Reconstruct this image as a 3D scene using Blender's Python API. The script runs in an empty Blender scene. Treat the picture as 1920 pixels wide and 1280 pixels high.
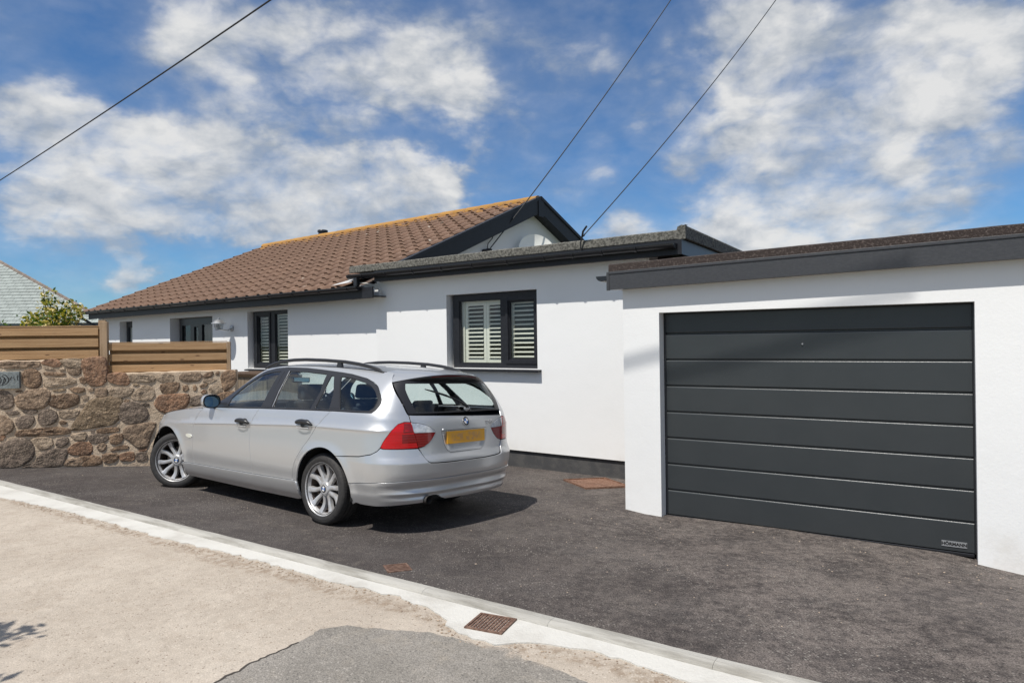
import bpy, bmesh, math, random
import numpy as np
from mathutils import Matrix, Vector, noise
from mathutils.geometry import delaunay_2d_cdt
R = math.radians
random.seed(11)
scene = bpy.context.scene
COL = scene.collection

# ------------------------------------------------------------------ camera
ROLL = .0135
cam_d = bpy.data.cameras.new('camera'); cam = bpy.data.objects.new('camera', cam_d); COL.objects.link(cam)
cam_d.sensor_width = 36; cam_d.lens = 36*1250/1920; cam_d.clip_start = .05; cam_d.clip_end = 3000
c_, s_ = math.cos(ROLL), math.sin(ROLL)
cam.matrix_world = Matrix(((c_, s_, 0, 0), (0, 0, -1, 0), (-s_, c_, 0, 1.66), (0, 0, 0, 1)))
scene.camera = cam

# ------------------------------------------------------------------ light
SUN_AZ = math.atan2(-.60, -.80)      # direction towards the sun, x = sin, y = cos
SUN_EL = R(60)
to_sun = Vector((math.sin(SUN_AZ)*math.cos(SUN_EL), math.cos(SUN_AZ)*math.cos(SUN_EL), math.sin(SUN_EL)))
sl = bpy.data.lights.new('sun', 'SUN'); sl.energy = 3.75; sl.angle = R(.53); sl.color = (1, .958, .89)
so = bpy.data.objects.new('sun', sl); COL.objects.link(so)
so.rotation_euler = to_sun.to_track_quat('Z', 'Y').to_euler(); so.location = (-8, -10, 20)
scene.view_settings.view_transform = 'Standard'; scene.view_settings.look = 'None'
scene.view_settings.gamma = 1; scene.view_settings.use_curve_mapping = False
scene.view_settings.exposure = .38
scene.render.engine = 'CYCLES'
scene.cycles.max_bounces = 8; scene.cycles.transparent_max_bounces = 24; scene.cycles.use_denoising = True

# ------------------------------------------------------------------ node helpers
class NT:
    def __init__(s, tree): s.t = tree; s.n = tree.nodes; s.l = tree.links
    def new(s, typ, **kw):
        n = s.n.new(typ)
        for k, v in kw.items(): setattr(n, k, v)
        return n
    def link(s, a, b): s.l.new(a, b)
    def put(s, sock, v):
        if isinstance(v, bpy.types.NodeSocket): s.l.new(v, sock)
        else: sock.default_value = v
    def math(s, op, a, b=0., c=None, clamp=False):
        n = s.new('ShaderNodeMath', operation=op, use_clamp=clamp); s.put(n.inputs[0], a); s.put(n.inputs[1], b)
        if c is not None: s.put(n.inputs[2], c)
        return n.outputs[0]
    def vm(s, op, a, b=None):
        n = s.new('ShaderNodeVectorMath', operation=op); s.put(n.inputs[0], a)
        if b is not None: s.put(n.inputs[1], b)
        return n.outputs['Value'] if op in ('LENGTH', 'DISTANCE', 'DOT_PRODUCT') else n.outputs[0]
    def noise(s, vec, scale, detail=4., rough=.55, dist=0., w=None):
        n = s.new('ShaderNodeTexNoise'); s.put(n.inputs['Vector'], vec)
        n.inputs['Scale'].default_value = scale; n.inputs['Detail'].default_value = detail
        n.inputs['Roughness'].default_value = rough; n.inputs['Distortion'].default_value = dist
        return n
    def ramp(s, v, a, b, lo=0., hi=1., smooth=True):
        n = s.new('ShaderNodeMapRange', interpolation_type='SMOOTHSTEP' if smooth else 'LINEAR'); s.put(n.inputs[0], v)
        n.inputs[1].default_value = a; n.inputs[2].default_value = b; n.inputs[3].default_value = lo; n.inputs[4].default_value = hi
        return n.outputs[0]
    def mix(s, f, a, b, blend='MIX'):
        n = s.new('ShaderNodeMix', data_type='RGBA', blend_type=blend); s.put(n.inputs[0], f)
        for k, v in ((6, a), (7, b)):
            if isinstance(v, (tuple, list)): n.inputs[k].default_value = (*v[:3], 1)
            else: s.l.new(v, n.inputs[k])
        return n.outputs[2]

# ------------------------------------------------------------------ sky
world = bpy.data.worlds.new('World'); scene.world = world; world.use_nodes = True
W = NT(world.node_tree); W.n.clear()
geo = W.new('ShaderNodeTexCoord').outputs['Generated']
sky = W.new('ShaderNodeTexSky', sky_type='NISHITA', sun_disc=False)
sky.sun_elevation = SUN_EL; sky.sun_rotation = SUN_AZ; sky.air_density = 1.0; sky.dust_density = .25; sky.ozone_density = 3.0
sep = W.new('ShaderNodeSeparateXYZ'); W.link(geo, sep.inputs[0])
az = W.math('ARCTAN2', sep.outputs[0], sep.outputs[1]); el = W.math('ARCSINE', sep.outputs[2])
ae = W.new('ShaderNodeCombineXYZ'); W.link(az, ae.inputs[0]); W.link(el, ae.inputs[1])
sq = W.new('ShaderNodeMapping'); W.link(geo, sq.inputs[0]); sq.inputs['Scale'].default_value = (1, 1, 1.7)
warp = W.noise(sq.outputs[0], 7, 5, .6)
wv = W.vm('SUBTRACT', warp.outputs['Color'], (.5, .5, .5)); wn = W.new('ShaderNodeVectorMath', operation='SCALE')
W.link(wv, wn.inputs[0]); wn.inputs['Scale'].default_value = .16
aw = W.vm('ADD', ae.outputs[0], wn.outputs[0])
awf = W.vm('MULTIPLY', aw, (1, 1, 0))
CLOUDS = [(-.436,.403,.088,1),(-.304,.414,.088,.9),(-.199,.409,.104,1),(-.074,.421,.072,.35),(-.043,.346,.064,.9),(-.246,.332,.072,.55),(-.621,.286,.064,.7),(-.543,.255,.088,1),(-.464,.244,.088,1),(-.589,.204,.095,1),(-.385,.224,.096,1),(-.278,.216,.088,1),(-.171,.212,.072,1),(-.085,.217,.044,1),(-.322,.162,.055,.9),(-.509,.094,.044,.9),(-.596,.106,.028,.5),(.086,.419,.08,.7),(.157,.441,.056,.7),(.344,.408,.096,.8),(.452,.378,.104,1),(.55,.334,.096,1),(.623,.354,.08,.8),(.292,.308,.096,.6),(.398,.268,.096,1),(.463,.213,.088,.9),(.291,.215,.072,.8),(.376,.172,.095,1),(.506,.16,.095,1),(.582,.152,.075,1),(.131,.269,.04,.6),(.176,.15,.05,1),(.637,.22,.048,.8),(-.044,.266,.022,.6),(.489,.295,.088,.9),(-.13,.35,.09,.8),(.2,.36,.06,.5),(.38,.34,.08,.7),(.6,.3,.07,.5),(-.35,.31,.07,.5),(-.64,.41,.06,.3),(-.2,.205,.08,1),(-.31,.19,.08,.9),(-.43,.2,.07,.9),(-.13,.2,.06,1),(-.52,.2,.07,.9),(-.62,.16,.05,.7),(-.53,.115,.05,.8),(-.05,.4,.1,.35),(.08,.33,.08,.35),(-.66,.38,.07,.3),(-.2,.15,.09,.7),(.28,.12,.08,.8)]
acc = 0.
for (a, e, r, w_) in CLOUDS:
    d = W.vm('DISTANCE', awf, (a, e, 0))
    acc = W.math('ADD', acc, W.ramp(d, r*1.4, r*.1, 0, .32*w_))
acc = W.math('MINIMUM', acc, .42)
# out of view, broken cloud cover is kept dense to brighten the shaded walls
far = W.ramp(W.math('ABSOLUTE', az), .72, .9, 0, 1); hi = W.ramp(el, .48, .62, 0, 1)
big = W.noise(sq.outputs[0], 2.6, 3, .5)
acc = W.math('ADD', acc, W.math('MULTIPLY', W.math('MAXIMUM', far, hi), W.ramp(big.outputs[0], .36, .52, .04, .34)))
w2 = W.noise(sq.outputs[0], 3.2, 4, .55); w2v = W.vm('SUBTRACT', w2.outputs['Color'], (.5, .5, .5)); w2s = W.new('ShaderNodeVectorMath', operation='SCALE'); W.link(w2v, w2s.inputs[0]); w2s.inputs['Scale'].default_value = .09
pw = W.vm('ADD', sq.outputs[0], w2s.outputs[0])
fb = W.noise(pw, 6.5, 12, .58); fine = W.noise(pw, 21, 10, .62)
bil = 0.
for sc_, am in ((9.5, .55), (19, .30), (39, .17)):      # billows: rounded heads, creased hollows
    nb_ = W.noise(pw, sc_, 0, .5); bil = W.math('ADD', bil, W.math('MULTIPLY', W.math('ABSOLUTE', W.math('SUBTRACT', nb_.outputs[0], .5)), am*2))
puff = W.math('SUBTRACT', bil, .19)
f1 = W.math('ADD', W.math('MULTIPLY', W.math('SUBTRACT', fb.outputs[0], .5), .95), W.math('ADD', W.math('MULTIPLY', W.math('SUBTRACT', fine.outputs[0], .5), .26), W.math('MULTIPLY', puff, .30)))
dens = W.math('ADD', W.math('ADD', acc, .262), f1)
cov = W.math('ADD', W.math('MULTIPLY', W.ramp(dens, .40, .76), .74), W.math('MULTIPLY', W.ramp(dens, .04, .62), .30))
cov = W.math('MULTIPLY', cov, W.ramp(el, -.02, .05, .4, 1))
# light comes from behind the camera and above: sample the cloud a little lower to shade the undersides
pd = W.vm('ADD', pw, (.0, -.012, -.030)); fb2 = W.noise(pd, 6.5, 6, .58)
under = W.math('SUBTRACT', fb.outputs[0], fb2.outputs[0])
shade = W.math('ADD', W.math('ADD', W.ramp(dens, .42, .85, .18, .74), W.math('MULTIPLY', under, -4.2)), W.math('ADD', W.math('MULTIPLY', W.math('SUBTRACT', fine.outputs[0], .5), .5), W.math('MULTIPLY', puff, .8)), clamp=True)
ccol = W.mix(shade, (3.0, 3.35, 3.85), (6.0, 6.0, 5.95))
skyc = W.mix(1., sky.outputs[0], (.37, .61, .82), 'MULTIPLY')
skym = W.mix(W.math('MULTIPLY', cov, .93), skyc, ccol)
bg = W.new('ShaderNodeBackground'); W.link(skym, bg.inputs[0]); bg.inputs[1].default_value = .10
wo = W.new('ShaderNodeOutputWorld'); W.link(bg.outputs[0], wo.inputs[0])
# ------------------------------------------------------------------ objects
def wm(o):
    m = o.matrix_basis.copy()
    return wm(o.parent) @ m if o.parent else m
def thing(name, label, cat, loc=(0, 0, 0), rot=(0, 0, 0), group=None):
    o = bpy.data.objects.new(name, None); COL.objects.link(o); o.location = loc; o.rotation_euler = rot
    o.empty_display_size = .2
    o['label'] = label; o['category'] = cat
    if group: o['group'] = group
    return o
def tag(o, label, cat, group=None):
    o['label'] = label; o['category'] = cat
    if group: o['group'] = group
    return o
class MB:
    def __init__(s): s.v = []; s.f = []; s.m = []
    def add(s, v, f, m=0):
        k = len(s.v); s.v += [tuple(p) for p in v]; s.f += [tuple(i+k for i in q) for q in f]; s.m += [m]*len(f); return s
    def box(s, x0, x1, y0, y1, z0, z1, m=0):
        v = [(x, y, z) for z in (z0, z1) for y in (y0, y1) for x in (x0, x1)]
        return s.add(v, [(0, 2, 3, 1), (4, 5, 7, 6), (0, 1, 5, 4), (2, 6, 7, 3), (0, 4, 6, 2), (1, 3, 7, 5)], m)
    def hexa(s, b, t, m=0):      # four bottom and four top corners, both counter-clockwise from above
        return s.add(list(b)+list(t), [(3, 2, 1, 0), (4, 5, 6, 7), (0, 1, 5, 4), (1, 2, 6, 5), (2, 3, 7, 6), (3, 0, 4, 7)], m)
    def prism(s, poly, z0, z1, m=0):
        n = len(poly); v = [(x, y, z0) for x, y in poly]+[(x, y, z1) for x, y in poly]
        return s.add(v, [tuple(range(n-1, -1, -1)), tuple(range(n, 2*n))]+[(i, (i+1) % n, n+(i+1) % n, n+i) for i in range(n)], m)
    def tube(s, path, r, n=8, cap=True, m=0, flat=1., up=None):
        path = [Vector(p) for p in path]; rr = r if isinstance(r, (list, tuple)) else [r]*len(path)
        prev = None; v = []
        for i, p in enumerate(path):
            t = (path[min(i+1, len(path)-1)]-path[max(i-1, 0)]).normalized()
            if prev is None:
                a = Vector(up) if up else (Vector((0, 0, 1)) if abs(t.z) < .9 else Vector((1, 0, 0)))
                prev = (a-t*a.dot(t)).normalized()
            else: prev = (prev-t*prev.dot(t)).normalized()
            b = t.cross(prev)
            for k in range(n):
                th = 2*math.pi*k/n; v.append(p+prev*(math.cos(th)*rr[i]*flat)+b*(math.sin(th)*rr[i]))
        f = [(i*n+k, i*n+(k+1) % n, (i+1)*n+(k+1) % n, (i+1)*n+k) for i in range(len(path)-1) for k in range(n)]
        if cap: f += [tuple(range(n-1, -1, -1)), tuple((len(path)-1)*n+k for k in range(n))]
        return s.add(v, f, m)
    def lathe(s, prof, n=32, axis='z', c=(0, 0, 0), m=0, cap=False):
        v = []; P = len(prof)
        for k in range(n):
            th = 2*math.pi*k/n; ct, st = math.cos(th), math.sin(th)
            for r, h in prof:
                p = (r*ct, r*st, h) if axis == 'z' else (r*st, h, r*ct) if axis == 'y' else (h, r*ct, r*st)
                v.append((p[0]+c[0], p[1]+c[1], p[2]+c[2]))
        f = [(k*P+i, ((k+1) % n)*P+i, ((k+1) % n)*P+i+1, k*P+i+1) for k in range(n) for i in range(P-1)]
        if cap: f += [tuple(k*P for k in range(n-1, -1, -1)), tuple(k*P+P-1 for k in range(n))]
        return s.add(v, f, m)
    def grid(s, rows, m=0, flip=False):
        nr, nc = len(rows), len(rows[0]); v = [p for r in rows for p in r]
        f = [(i*nc+j, i*nc+j+1, (i+1)*nc+j+1, (i+1)*nc+j) for i in range(nr-1) for j in range(nc-1)]
        if flip: f = [q[::-1] for q in f]
        return s.add(v, f, m)
def obj(name, mb, mat, parent=None, frame=None, smooth=False, kind=None, bev=0., label=None, mesh_local=False):
    me = bpy.data.meshes.new(name)
    M = (frame or Matrix.Identity(4))
    if parent is not None and not mesh_local: M = wm(parent).inverted() @ M
    vs = mb.v if mesh_local and frame is None else [tuple(M @ Vector(p)) for p in mb.v]
    me.from_pydata(vs, [], mb.f)
    mats = mat if isinstance(mat, (list, tuple)) else [mat]
    for q in mats: me.materials.append(q)
    if len(mats) > 1: me.polygons.foreach_set('material_index', mb.m)
    bm = bmesh.new(); bm.from_mesh(me)
    if not getattr(mb, 'keep', False): bmesh.ops.recalc_face_normals(bm, faces=bm.faces)
    bm.to_mesh(me); bm.free()
    if smooth: me.polygons.foreach_set('use_smooth', [True]*len(me.polygons))
    me.update()
    if smooth and smooth != 'all':
        try: me.set_sharp_from_angle(angle=R(smooth if smooth > 1 else 40))
        except Exception: pass
    o = bpy.data.objects.new(name, me); COL.objects.link(o)
    if parent is not None: o.parent = parent
    if kind: o['kind'] = kind
    if label: o['label'] = label
    if bev:
        b = o.modifiers.new('bevel', 'BEVEL'); b.width = bev; b.segments = 2; b.limit_method = 'ANGLE'; b.angle_limit = R(40)
    return o
def inst(src, parent, mat4, name=None):       # another object on the same mesh
    o = bpy.data.objects.new(name or src.name.split('.')[0], src.data); COL.objects.link(o)
    if parent is not None: o.parent = parent
    o.matrix_basis = mat4
    for m in src.modifiers:
        if m.type == 'BEVEL':
            b = o.modifiers.new('bevel', 'BEVEL'); b.width = m.width; b.segments = m.segments; b.limit_method = 'ANGLE'; b.angle_limit = m.angle_limit
    return o
def frame(x, y, ux, uy, z=0.):                # x along the wall, y into the building, z up
    return Matrix.Translation((x, y, z)) @ Matrix.Rotation(math.atan2(uy, ux), 4, 'Z')
FE = frame(1.445, 8.747, .8153, -.5790)       # side extension
FH = frame(-2.304, 11.41, .7926, -.6097)      # main house
FG = frame(1.153, 6.903, .8463, -.5327)       # garage
FW = frame(-6.718, 8.719, .964, .267)         # stone wall
def wallgrid(s0, s1, z0, z1, holes, d0, d1, mb=None):
    mb = mb or MB()
    xs = sorted({s0, s1, *[h[0] for h in holes], *[h[1] for h in holes]}); zs = sorted({z0, z1, *[h[2] for h in holes], *[h[3] for h in holes]})
    xs = [x for x in xs if s0 <= x <= s1]; zs = [z for z in zs if z0 <= z <= z1]
    solid = lambda i, j: 0 <= i < len(xs)-1 and 0 <= j < len(zs)-1 and not any(h[0] <= (xs[i]+xs[i+1])/2 <= h[1] and h[2] <= (zs[j]+zs[j+1])/2 <= h[3] for h in holes)
    for i in range(len(xs)-1):
        for j in range(len(zs)-1):
            if not solid(i, j): continue
            a, b, c, e = xs[i], xs[i+1], zs[j], zs[j+1]
            mb.add([(a, d0, c), (b, d0, c), (b, d0, e), (a, d0, e)], [(0, 1, 2, 3)])
            mb.add([(a, d1, c), (b, d1, c), (b, d1, e), (a, d1, e)], [(3, 2, 1, 0)])
            if not solid(i-1, j): mb.add([(a, d0, c), (a, d0, e), (a, d1, e), (a, d1, c)], [(0, 1, 2, 3)])
            if not solid(i+1, j): mb.add([(b, d0, c), (b, d1, c), (b, d1, e), (b, d0, e)], [(0, 1, 2, 3)])
            if not solid(i, j-1): mb.add([(a, d0, c), (a, d1, c), (b, d1, c), (b, d0, c)], [(0, 1, 2, 3)])
            if not solid(i, j+1): mb.add([(a, d0, e), (b, d0, e), (b, d1, e), (a, d1, e)], [(0, 1, 2, 3)])
    mb.keep = True
    return mb

# ------------------------------------------------------------------ materials
def pm(name, col, col2=None, scale=8., rough=.6, bump=0., bscale=60., metallic=0., coat=0., detail=5., lo=.4, hi=.62, spec=.5, rnd=0., coord='Object', bdist=.02, stretch=None):
    m = bpy.data.materials.new(name); m.use_nodes = True; t = NT(m.node_tree); b = t.n['Principled BSDF']
    b.inputs['Base Color'].default_value = (*col, 1); b.inputs['Roughness'].default_value = rough
    b.inputs['Metallic'].default_value = metallic; b.inputs['Coat Weight'].default_value = coat; b.inputs['Coat Roughness'].default_value = .04
    b.inputs['Specular IOR Level'].default_value = spec
    tc = t.new('ShaderNodeTexCoord').outputs[coord]
    if stretch:
        mp = t.new('ShaderNodeMapping'); t.link(tc, mp.inputs[0]); mp.inputs['Scale'].default_value = stretch; tc = mp.outputs[0]
    c = None
    if col2 is not None:
        c = t.mix(t.ramp(t.noise(tc, scale, detail, .6).outputs[0], lo, hi), col, col2)
    if rnd:
        oi = t.new('ShaderNodeObjectInfo').outputs['Random']
        hv = t.new('ShaderNodeHueSaturation'); hv.inputs['Color'].default_value = (*col, 1)
        if c is not None: t.link(c, hv.inputs['Color'])
        t.put(hv.inputs['Value'], t.math('ADD', t.math('MULTIPLY', oi, 2*rnd), 1-rnd)); c = hv.outputs[0]
    if c is not None: t.link(c, b.inputs['Base Color'])
    if bump:
        bn = t.new('ShaderNodeBump'); bn.inputs['Strength'].default_value = bump; bn.inputs['Distance'].default_value = bdist
        t.link(t.noise(tc, bscale, 4, .6).outputs[0], bn.inputs['Height']); t.link(bn.outputs[0], b.inputs['Normal'])
    m['tree'] = 1
    return m
def nt(m): return NT(m.node_tree), m.node_tree.nodes['Principled BSDF']

M_WALL = pm('white_render', (.80, .80, .79), (.765, .765, .755), 1.3, .85, .25, 55, lo=.35, hi=.7, coord='Generated')
t, b = nt(M_WALL)
gp = t.new('ShaderNodeNewGeometry').outputs['Position']
base = b.inputs['Base Color'].links[0].from_socket
n1 = t.noise(gp, 1.6, 6, .65); sp = t.new('ShaderNodeSeparateXYZ'); t.link(gp, sp.inputs[0])
low = t.math('MULTIPLY', t.ramp(sp.outputs[2], .32, -.12), t.ramp(n1.outputs[0], .45, .70, 0, .5))
t.link(t.mix(low, base, (.55, .51, .45)), b.inputs['Base Color'])
bn = [n for n in t.n if n.type == 'BUMP'][0]; nn = t.noise(gp, 48, 5, .6); t.link(t.math('ADD', nn.outputs[0], t.math('MULTIPLY', t.noise(gp, 5, 3, .5).outputs[0], 2.)), bn.inputs['Height']); bn.inputs['Distance'].default_value = .0045
M_ANTH = pm('anthracite_paint', (.016, .017, .021), (.020, .021, .025), 20, .45, .04, 200, spec=.3)
M_GUT = pm('black_plastic', (.014, .015, .018), None, 1, .32)
M_FELT = pm('mineral_felt', (.185, .178, .155), (.065, .063, .054), 34, .95, .6, 120, lo=.40, hi=.60, coord='Object', detail=8)
M_FELTB = pm('brown_felt', (.042, .030, .026), (.15, .12, .105), 55, .95, .7, 140, lo=.5, hi=.72, detail=6)
M_DARK = pm('dark_room', (.02, .02, .022), None, 1, .9)
M_PLINTH = pm('grey_plinth', (.055, .055, .057), (.08, .078, .076), 6, .9, .4, 80)
M_SHUT = pm('cream_shutter', (.76, .745, .65), None, 1, .45)
M_ZINC = pm('galvanised_metal', (.55, .56, .57), (.42, .43, .45), 14, .42, .05, 60, metallic=.75)
M_WOOD = pm('treated_timber', (.375, .235, .118), (.285, .162, .072), 3.5, .72, .25, 40, lo=.35, hi=.7, rnd=.16, stretch=(.6, 8, 14))
t, b = nt(M_WOOD)      # knots
oc = t.new('ShaderNodeTexCoord').outputs['Object']; oi = t.new('ShaderNodeObjectInfo').outputs['Random']
mp = t.new('ShaderNodeMapping'); t.link(oc, mp.inputs[0]); mp.inputs['Scale'].default_value = (1.5, 4.5, 4.5)
cx = t.new('ShaderNodeCombineXYZ'); t.put(cx.inputs[0], t.math('MULTIPLY', oi, 40.)); t.link(cx.outputs[0], mp.inputs['Location'])
vo = t.new('ShaderNodeTexVoronoi'); t.link(mp.outputs[0], vo.inputs['Vector']); vo.inputs['Scale'].default_value = 2.6
base = b.inputs['Base Color'].links[0].from_socket
t.link(t.mix(t.ramp(vo.outputs['Distance'], .17, .05, 0, .85), base, (.10, .045, .018)), b.inputs['Base Color'])
M_WOODD = pm('weathered_timber', (.27, .21, .145), (.18, .135, .09), 3, .8, .3, 40, rnd=.12, stretch=(12, 12, .8))
M_RUST = pm('rusty_iron', (.16, .075, .045), (.27, .16, .11), 40, .8, .5, 120, metallic=.2)
M_CABLE = pm('black_cable', (.012, .012, .013), None, 1, .6)
M_WPLAST = pm('white_plastic', (.72, .72, .70), None, 1, .5)
def glass_mat(name, tint, refl=.9, tr=.95):
    m = bpy.data.materials.new(name); m.use_nodes = True; t = NT(m.node_tree); t.n.clear()
    tr_ = t.new('ShaderNodeBsdfTransparent'); tr_.inputs[0].default_value = (*tint, 1)
    gl = t.new('ShaderNodeBsdfGlossy'); gl.inputs['Roughness'].default_value = .015; gl.inputs['Color'].default_value = (.95, .97, 1, 1)
    fr = t.new('ShaderNodeFresnel'); bf = t.new('ShaderNodeNewGeometry').outputs['Backfacing']; t.put(fr.inputs['IOR'], t.math('ADD', 1.5, t.math('MULTIPLY', bf, 1/1.5-1.5)))
    mx = t.new('ShaderNodeMixShader'); t.put(mx.inputs[0], t.math('MULTIPLY', fr.outputs[0], refl, clamp=True))
    t.link(tr_.outputs[0], mx.inputs[1]); t.link(gl.outputs[0], mx.inputs[2])
    o = t.new('ShaderNodeOutputMaterial'); t.link(mx.outputs[0], o.inputs[0]); return m
M_GLASS = glass_mat('window_glass', (.90, .93, .92), 1.2)
# ------------------------------------------------------------------ ground
PC = (-1.208, 6.604)
def gz(x, y): return .01-.055*((x-PC[0])*.579+(y-PC[1])*.815)
FGi = FG.inverted()
def interp(x, xs, ys): return float(np.interp(x, xs, ys))
def drive_z(x, y):
    q = FGi @ Vector((x, y, 0))
    a = interp(q.x, [-.1, .3, 1.5, 2.8, 3.3, 4], [0, .045, .03, .05, .115, .15])
    z = gz(x, y)-a*math.exp(-(q.y/.9)**2)
    z += .004*noise.noise(Vector((x*1.7, y*1.7, 0)))
    return max(z, -.24)
FK = frame(-5.946, 7.714, .8358, -.5490)      # along the kerb
def road_mat(name, cols, spk, bump, scale=1., dust=None):
    m = bpy.data.materials.new(name); m.use_nodes = True; t = NT(m.node_tree); b = t.n['Principled BSDF']
    b.inputs['Roughness'].default_value = .92; b.inputs['Specular IOR Level'].default_value = .25
    p = t.new('ShaderNodeNewGeometry').outputs['Position']
    c = t.mix(t.ramp(t.noise(p, 1.1, 7, .68).outputs[0], .40, .66), cols[0], cols[1])
    c = t.mix(t.ramp(t.noise(p, 5.5, 6, .7, .4).outputs[0], .50, .74, 0, spk[2]), c, cols[2])
    if name == 'worn_beige_road':      # brown dirt washed along the edge of the concrete strip
        dd = t.math('ADD', t.vm('DOT_PRODUCT', p, (.549, .8358, 0)), -(-5.946*.549+7.714*.8358)); wob = t.math('MULTIPLY', t.math('SUBTRACT', t.noise(p, 3, 5, .65).outputs[0], .5), .25)
        band = t.math('MULTIPLY', t.ramp(t.math('ABSOLUTE', t.math('ADD', t.math('ADD', dd, .235), wob)), .10, .02), t.ramp(t.noise(p, 17, 5, .7).outputs[0], .38, .62)); c = t.mix(t.math('MULTIPLY', band, .7), c, (.25, .185, .13))
    if name == 'grey_road_patch':         # sandy dust creeping over the far edge
        dd = t.math('ADD', t.vm('DOT_PRODUCT', p, (.549, .8358, 0)), -(-5.946*.549+7.714*.8358)); c = t.mix(t.ramp(t.math('ADD', t.ramp(dd, -.62, -.25), t.math('MULTIPLY', t.math('SUBTRACT', t.noise(p, 8, 8, .7).outputs[0], .5), 1.6)), .55, 1.0, 0, .8), c, (.44, .37, .30))
    c = t.mix(t.ramp(t.noise(p, 19, 5, .7).outputs[0], .35, .68, 0, .35), c, t.mix(1., c, (.62, .62, .62), 'MULTIPLY'))
    if dust:       # pale building dust trodden over the part before the garage
        sp_ = t.new('ShaderNodeSeparateXYZ'); t.link(p, sp_.inputs[0])
        mk = t.math('MULTIPLY', t.ramp(sp_.outputs[0], -1.0, 2.2, .12, 1.), t.ramp(t.math('ADD', t.math('MULTIPLY', t.noise(p, 1.7, 4, .6, .3).outputs[0], .35), t.math('MULTIPLY', t.noise(p, 14, 10, .75).outputs[0], .65)), .40, .60)); c = t.mix(t.math('MULTIPLY', mk, .62), c, dust)
    f = t.noise(p, 130*scale, 3, .7)
    c = t.mix(t.ramp(f.outputs[0], .30, .72, .0, 1.), t.mix(1., c, (spk[0],)*3, 'MULTIPLY'), t.mix(1., c, (spk[1],)*3, 'MULTIPLY'))
    v = t.new('ShaderNodeTexVoronoi'); t.link(p, v.inputs['Vector']); v.inputs['Scale'].default_value = 62*scale
    cs = t.new('ShaderNodeSeparateColor'); t.link(v.outputs['Color'], cs.inputs[0])
    chip = t.math('MULTIPLY', t.ramp(cs.outputs[0], .80, .86), t.ramp(v.outputs['Distance'], .42, .30))
    big = t.ramp(t.noise(p, .9, 4, .6).outputs[0], .40, .62, .25, 1)
    c = t.mix(t.math('MULTIPLY', chip, t.math('MULTIPLY', big, spk[3])), c, cols[3])
    dk = t.math('MULTIPLY', t.ramp(cs.outputs[1], .86, .9), t.ramp(v.outputs['Distance'], .42, .30))
    c = t.mix(t.math('MULTIPLY', dk, .6), c, cols[4]); t.link(c, b.inputs['Base Color'])
    bn = t.new('ShaderNodeBump'); bn.inputs['Strength'].default_value = bump; bn.inputs['Distance'].default_value = .007
    h = t.math('ADD', t.noise(p, 150*scale, 3, .65).outputs[0], t.math('MULTIPLY', t.ramp(v.outputs['Distance'], .5, 0), .5))
    t.link(h, bn.inputs['Height']); t.link(bn.outputs[0], b.inputs['Normal']); return m
M_ASPH = road_mat('asphalt', [(.062, .053, .050), (.092, .081, .076), (.15, .13, .112), (.30, .275, .245), (.02, .02, .02)], (.42, 1.65, .6, .95), 1.0, dust=(.235, .20, .178))
M_ROAD = road_mat('worn_beige_road', [(.43, .37, .305), (.50, .437, .365), (.32, .255, .195), (.60, .54, .46), (.16, .12, .09)], (.82, 1.15, .4, .5), .38)
M_PATCH = road_mat('grey_road_patch', [(.235, .216, .19), (.305, .28, .25), (.34, .30, .25), (.46, .42, .38), (.09, .085, .08)], (.68, 1.30, .6, .7), .7)
M_APRON = pm('new_concrete', (.56, .545, .505), (.45, .43, .39), 3., .85, .3, 60, lo=.42, hi=.72, coord='Object')
M_KERB = pm('kerb_concrete', (.40, .385, .35), (.25, .235, .205), 4., .85, .4, 50, lo=.4, hi=.68, stretch=(.5, 3, 3), rnd=.06)
# wide land under everything
g = MB(); n = 24
g.add([(-900, -900, -.32), (900, -900, -.32), (900, 900, -.32), (-900, 900, -.32)], [(0, 1, 2, 3)])
obj('ground', g, pm('grass_land', (.05, .075, .025), (.09, .10, .04), 1.5, .95), kind='structure')
# driveway
rows = []
us = [-16+.3*i for i in range(54)] + [.2+.2*i for i in range(55)]
us = sorted(set([round(-15+.26*i, 3) for i in range(110)]))
for j in range(46):
    d = .03+.24*j
    r = []
    for u in us:
        p = FK @ Vector((u, d, 0)); z = drive_z(p.x, p.y)
        w = min(1, d/.5); r.append((p.x, p.y, z*w+(1-w)*.096))
    rows.append(r)
obj('driveway', MB().grid(rows), M_ASPH, smooth='all', kind='structure')
# road
g = MB(); g.add([FK @ Vector(p) for p in ((-60, -.02, .07), (-60, -9, .07), (60, -9, .07), (60, -.02, .07))], [(0, 1, 2, 3)])
obj('road', g, M_ROAD, kind='structure')
# far verge across the road keeps the land level
g = MB(); g.add([FK @ Vector(p) for p in ((-60, -8.9, .066), (-60, -40, .066), (60, -40, .066), (60, -8.9, .066))], [(0, 1, 2, 3)])
obj('verge', g, pm('verge_grass', (.05, .08, .025), (.10, .10, .04), 2, .95), kind='structure')
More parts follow.
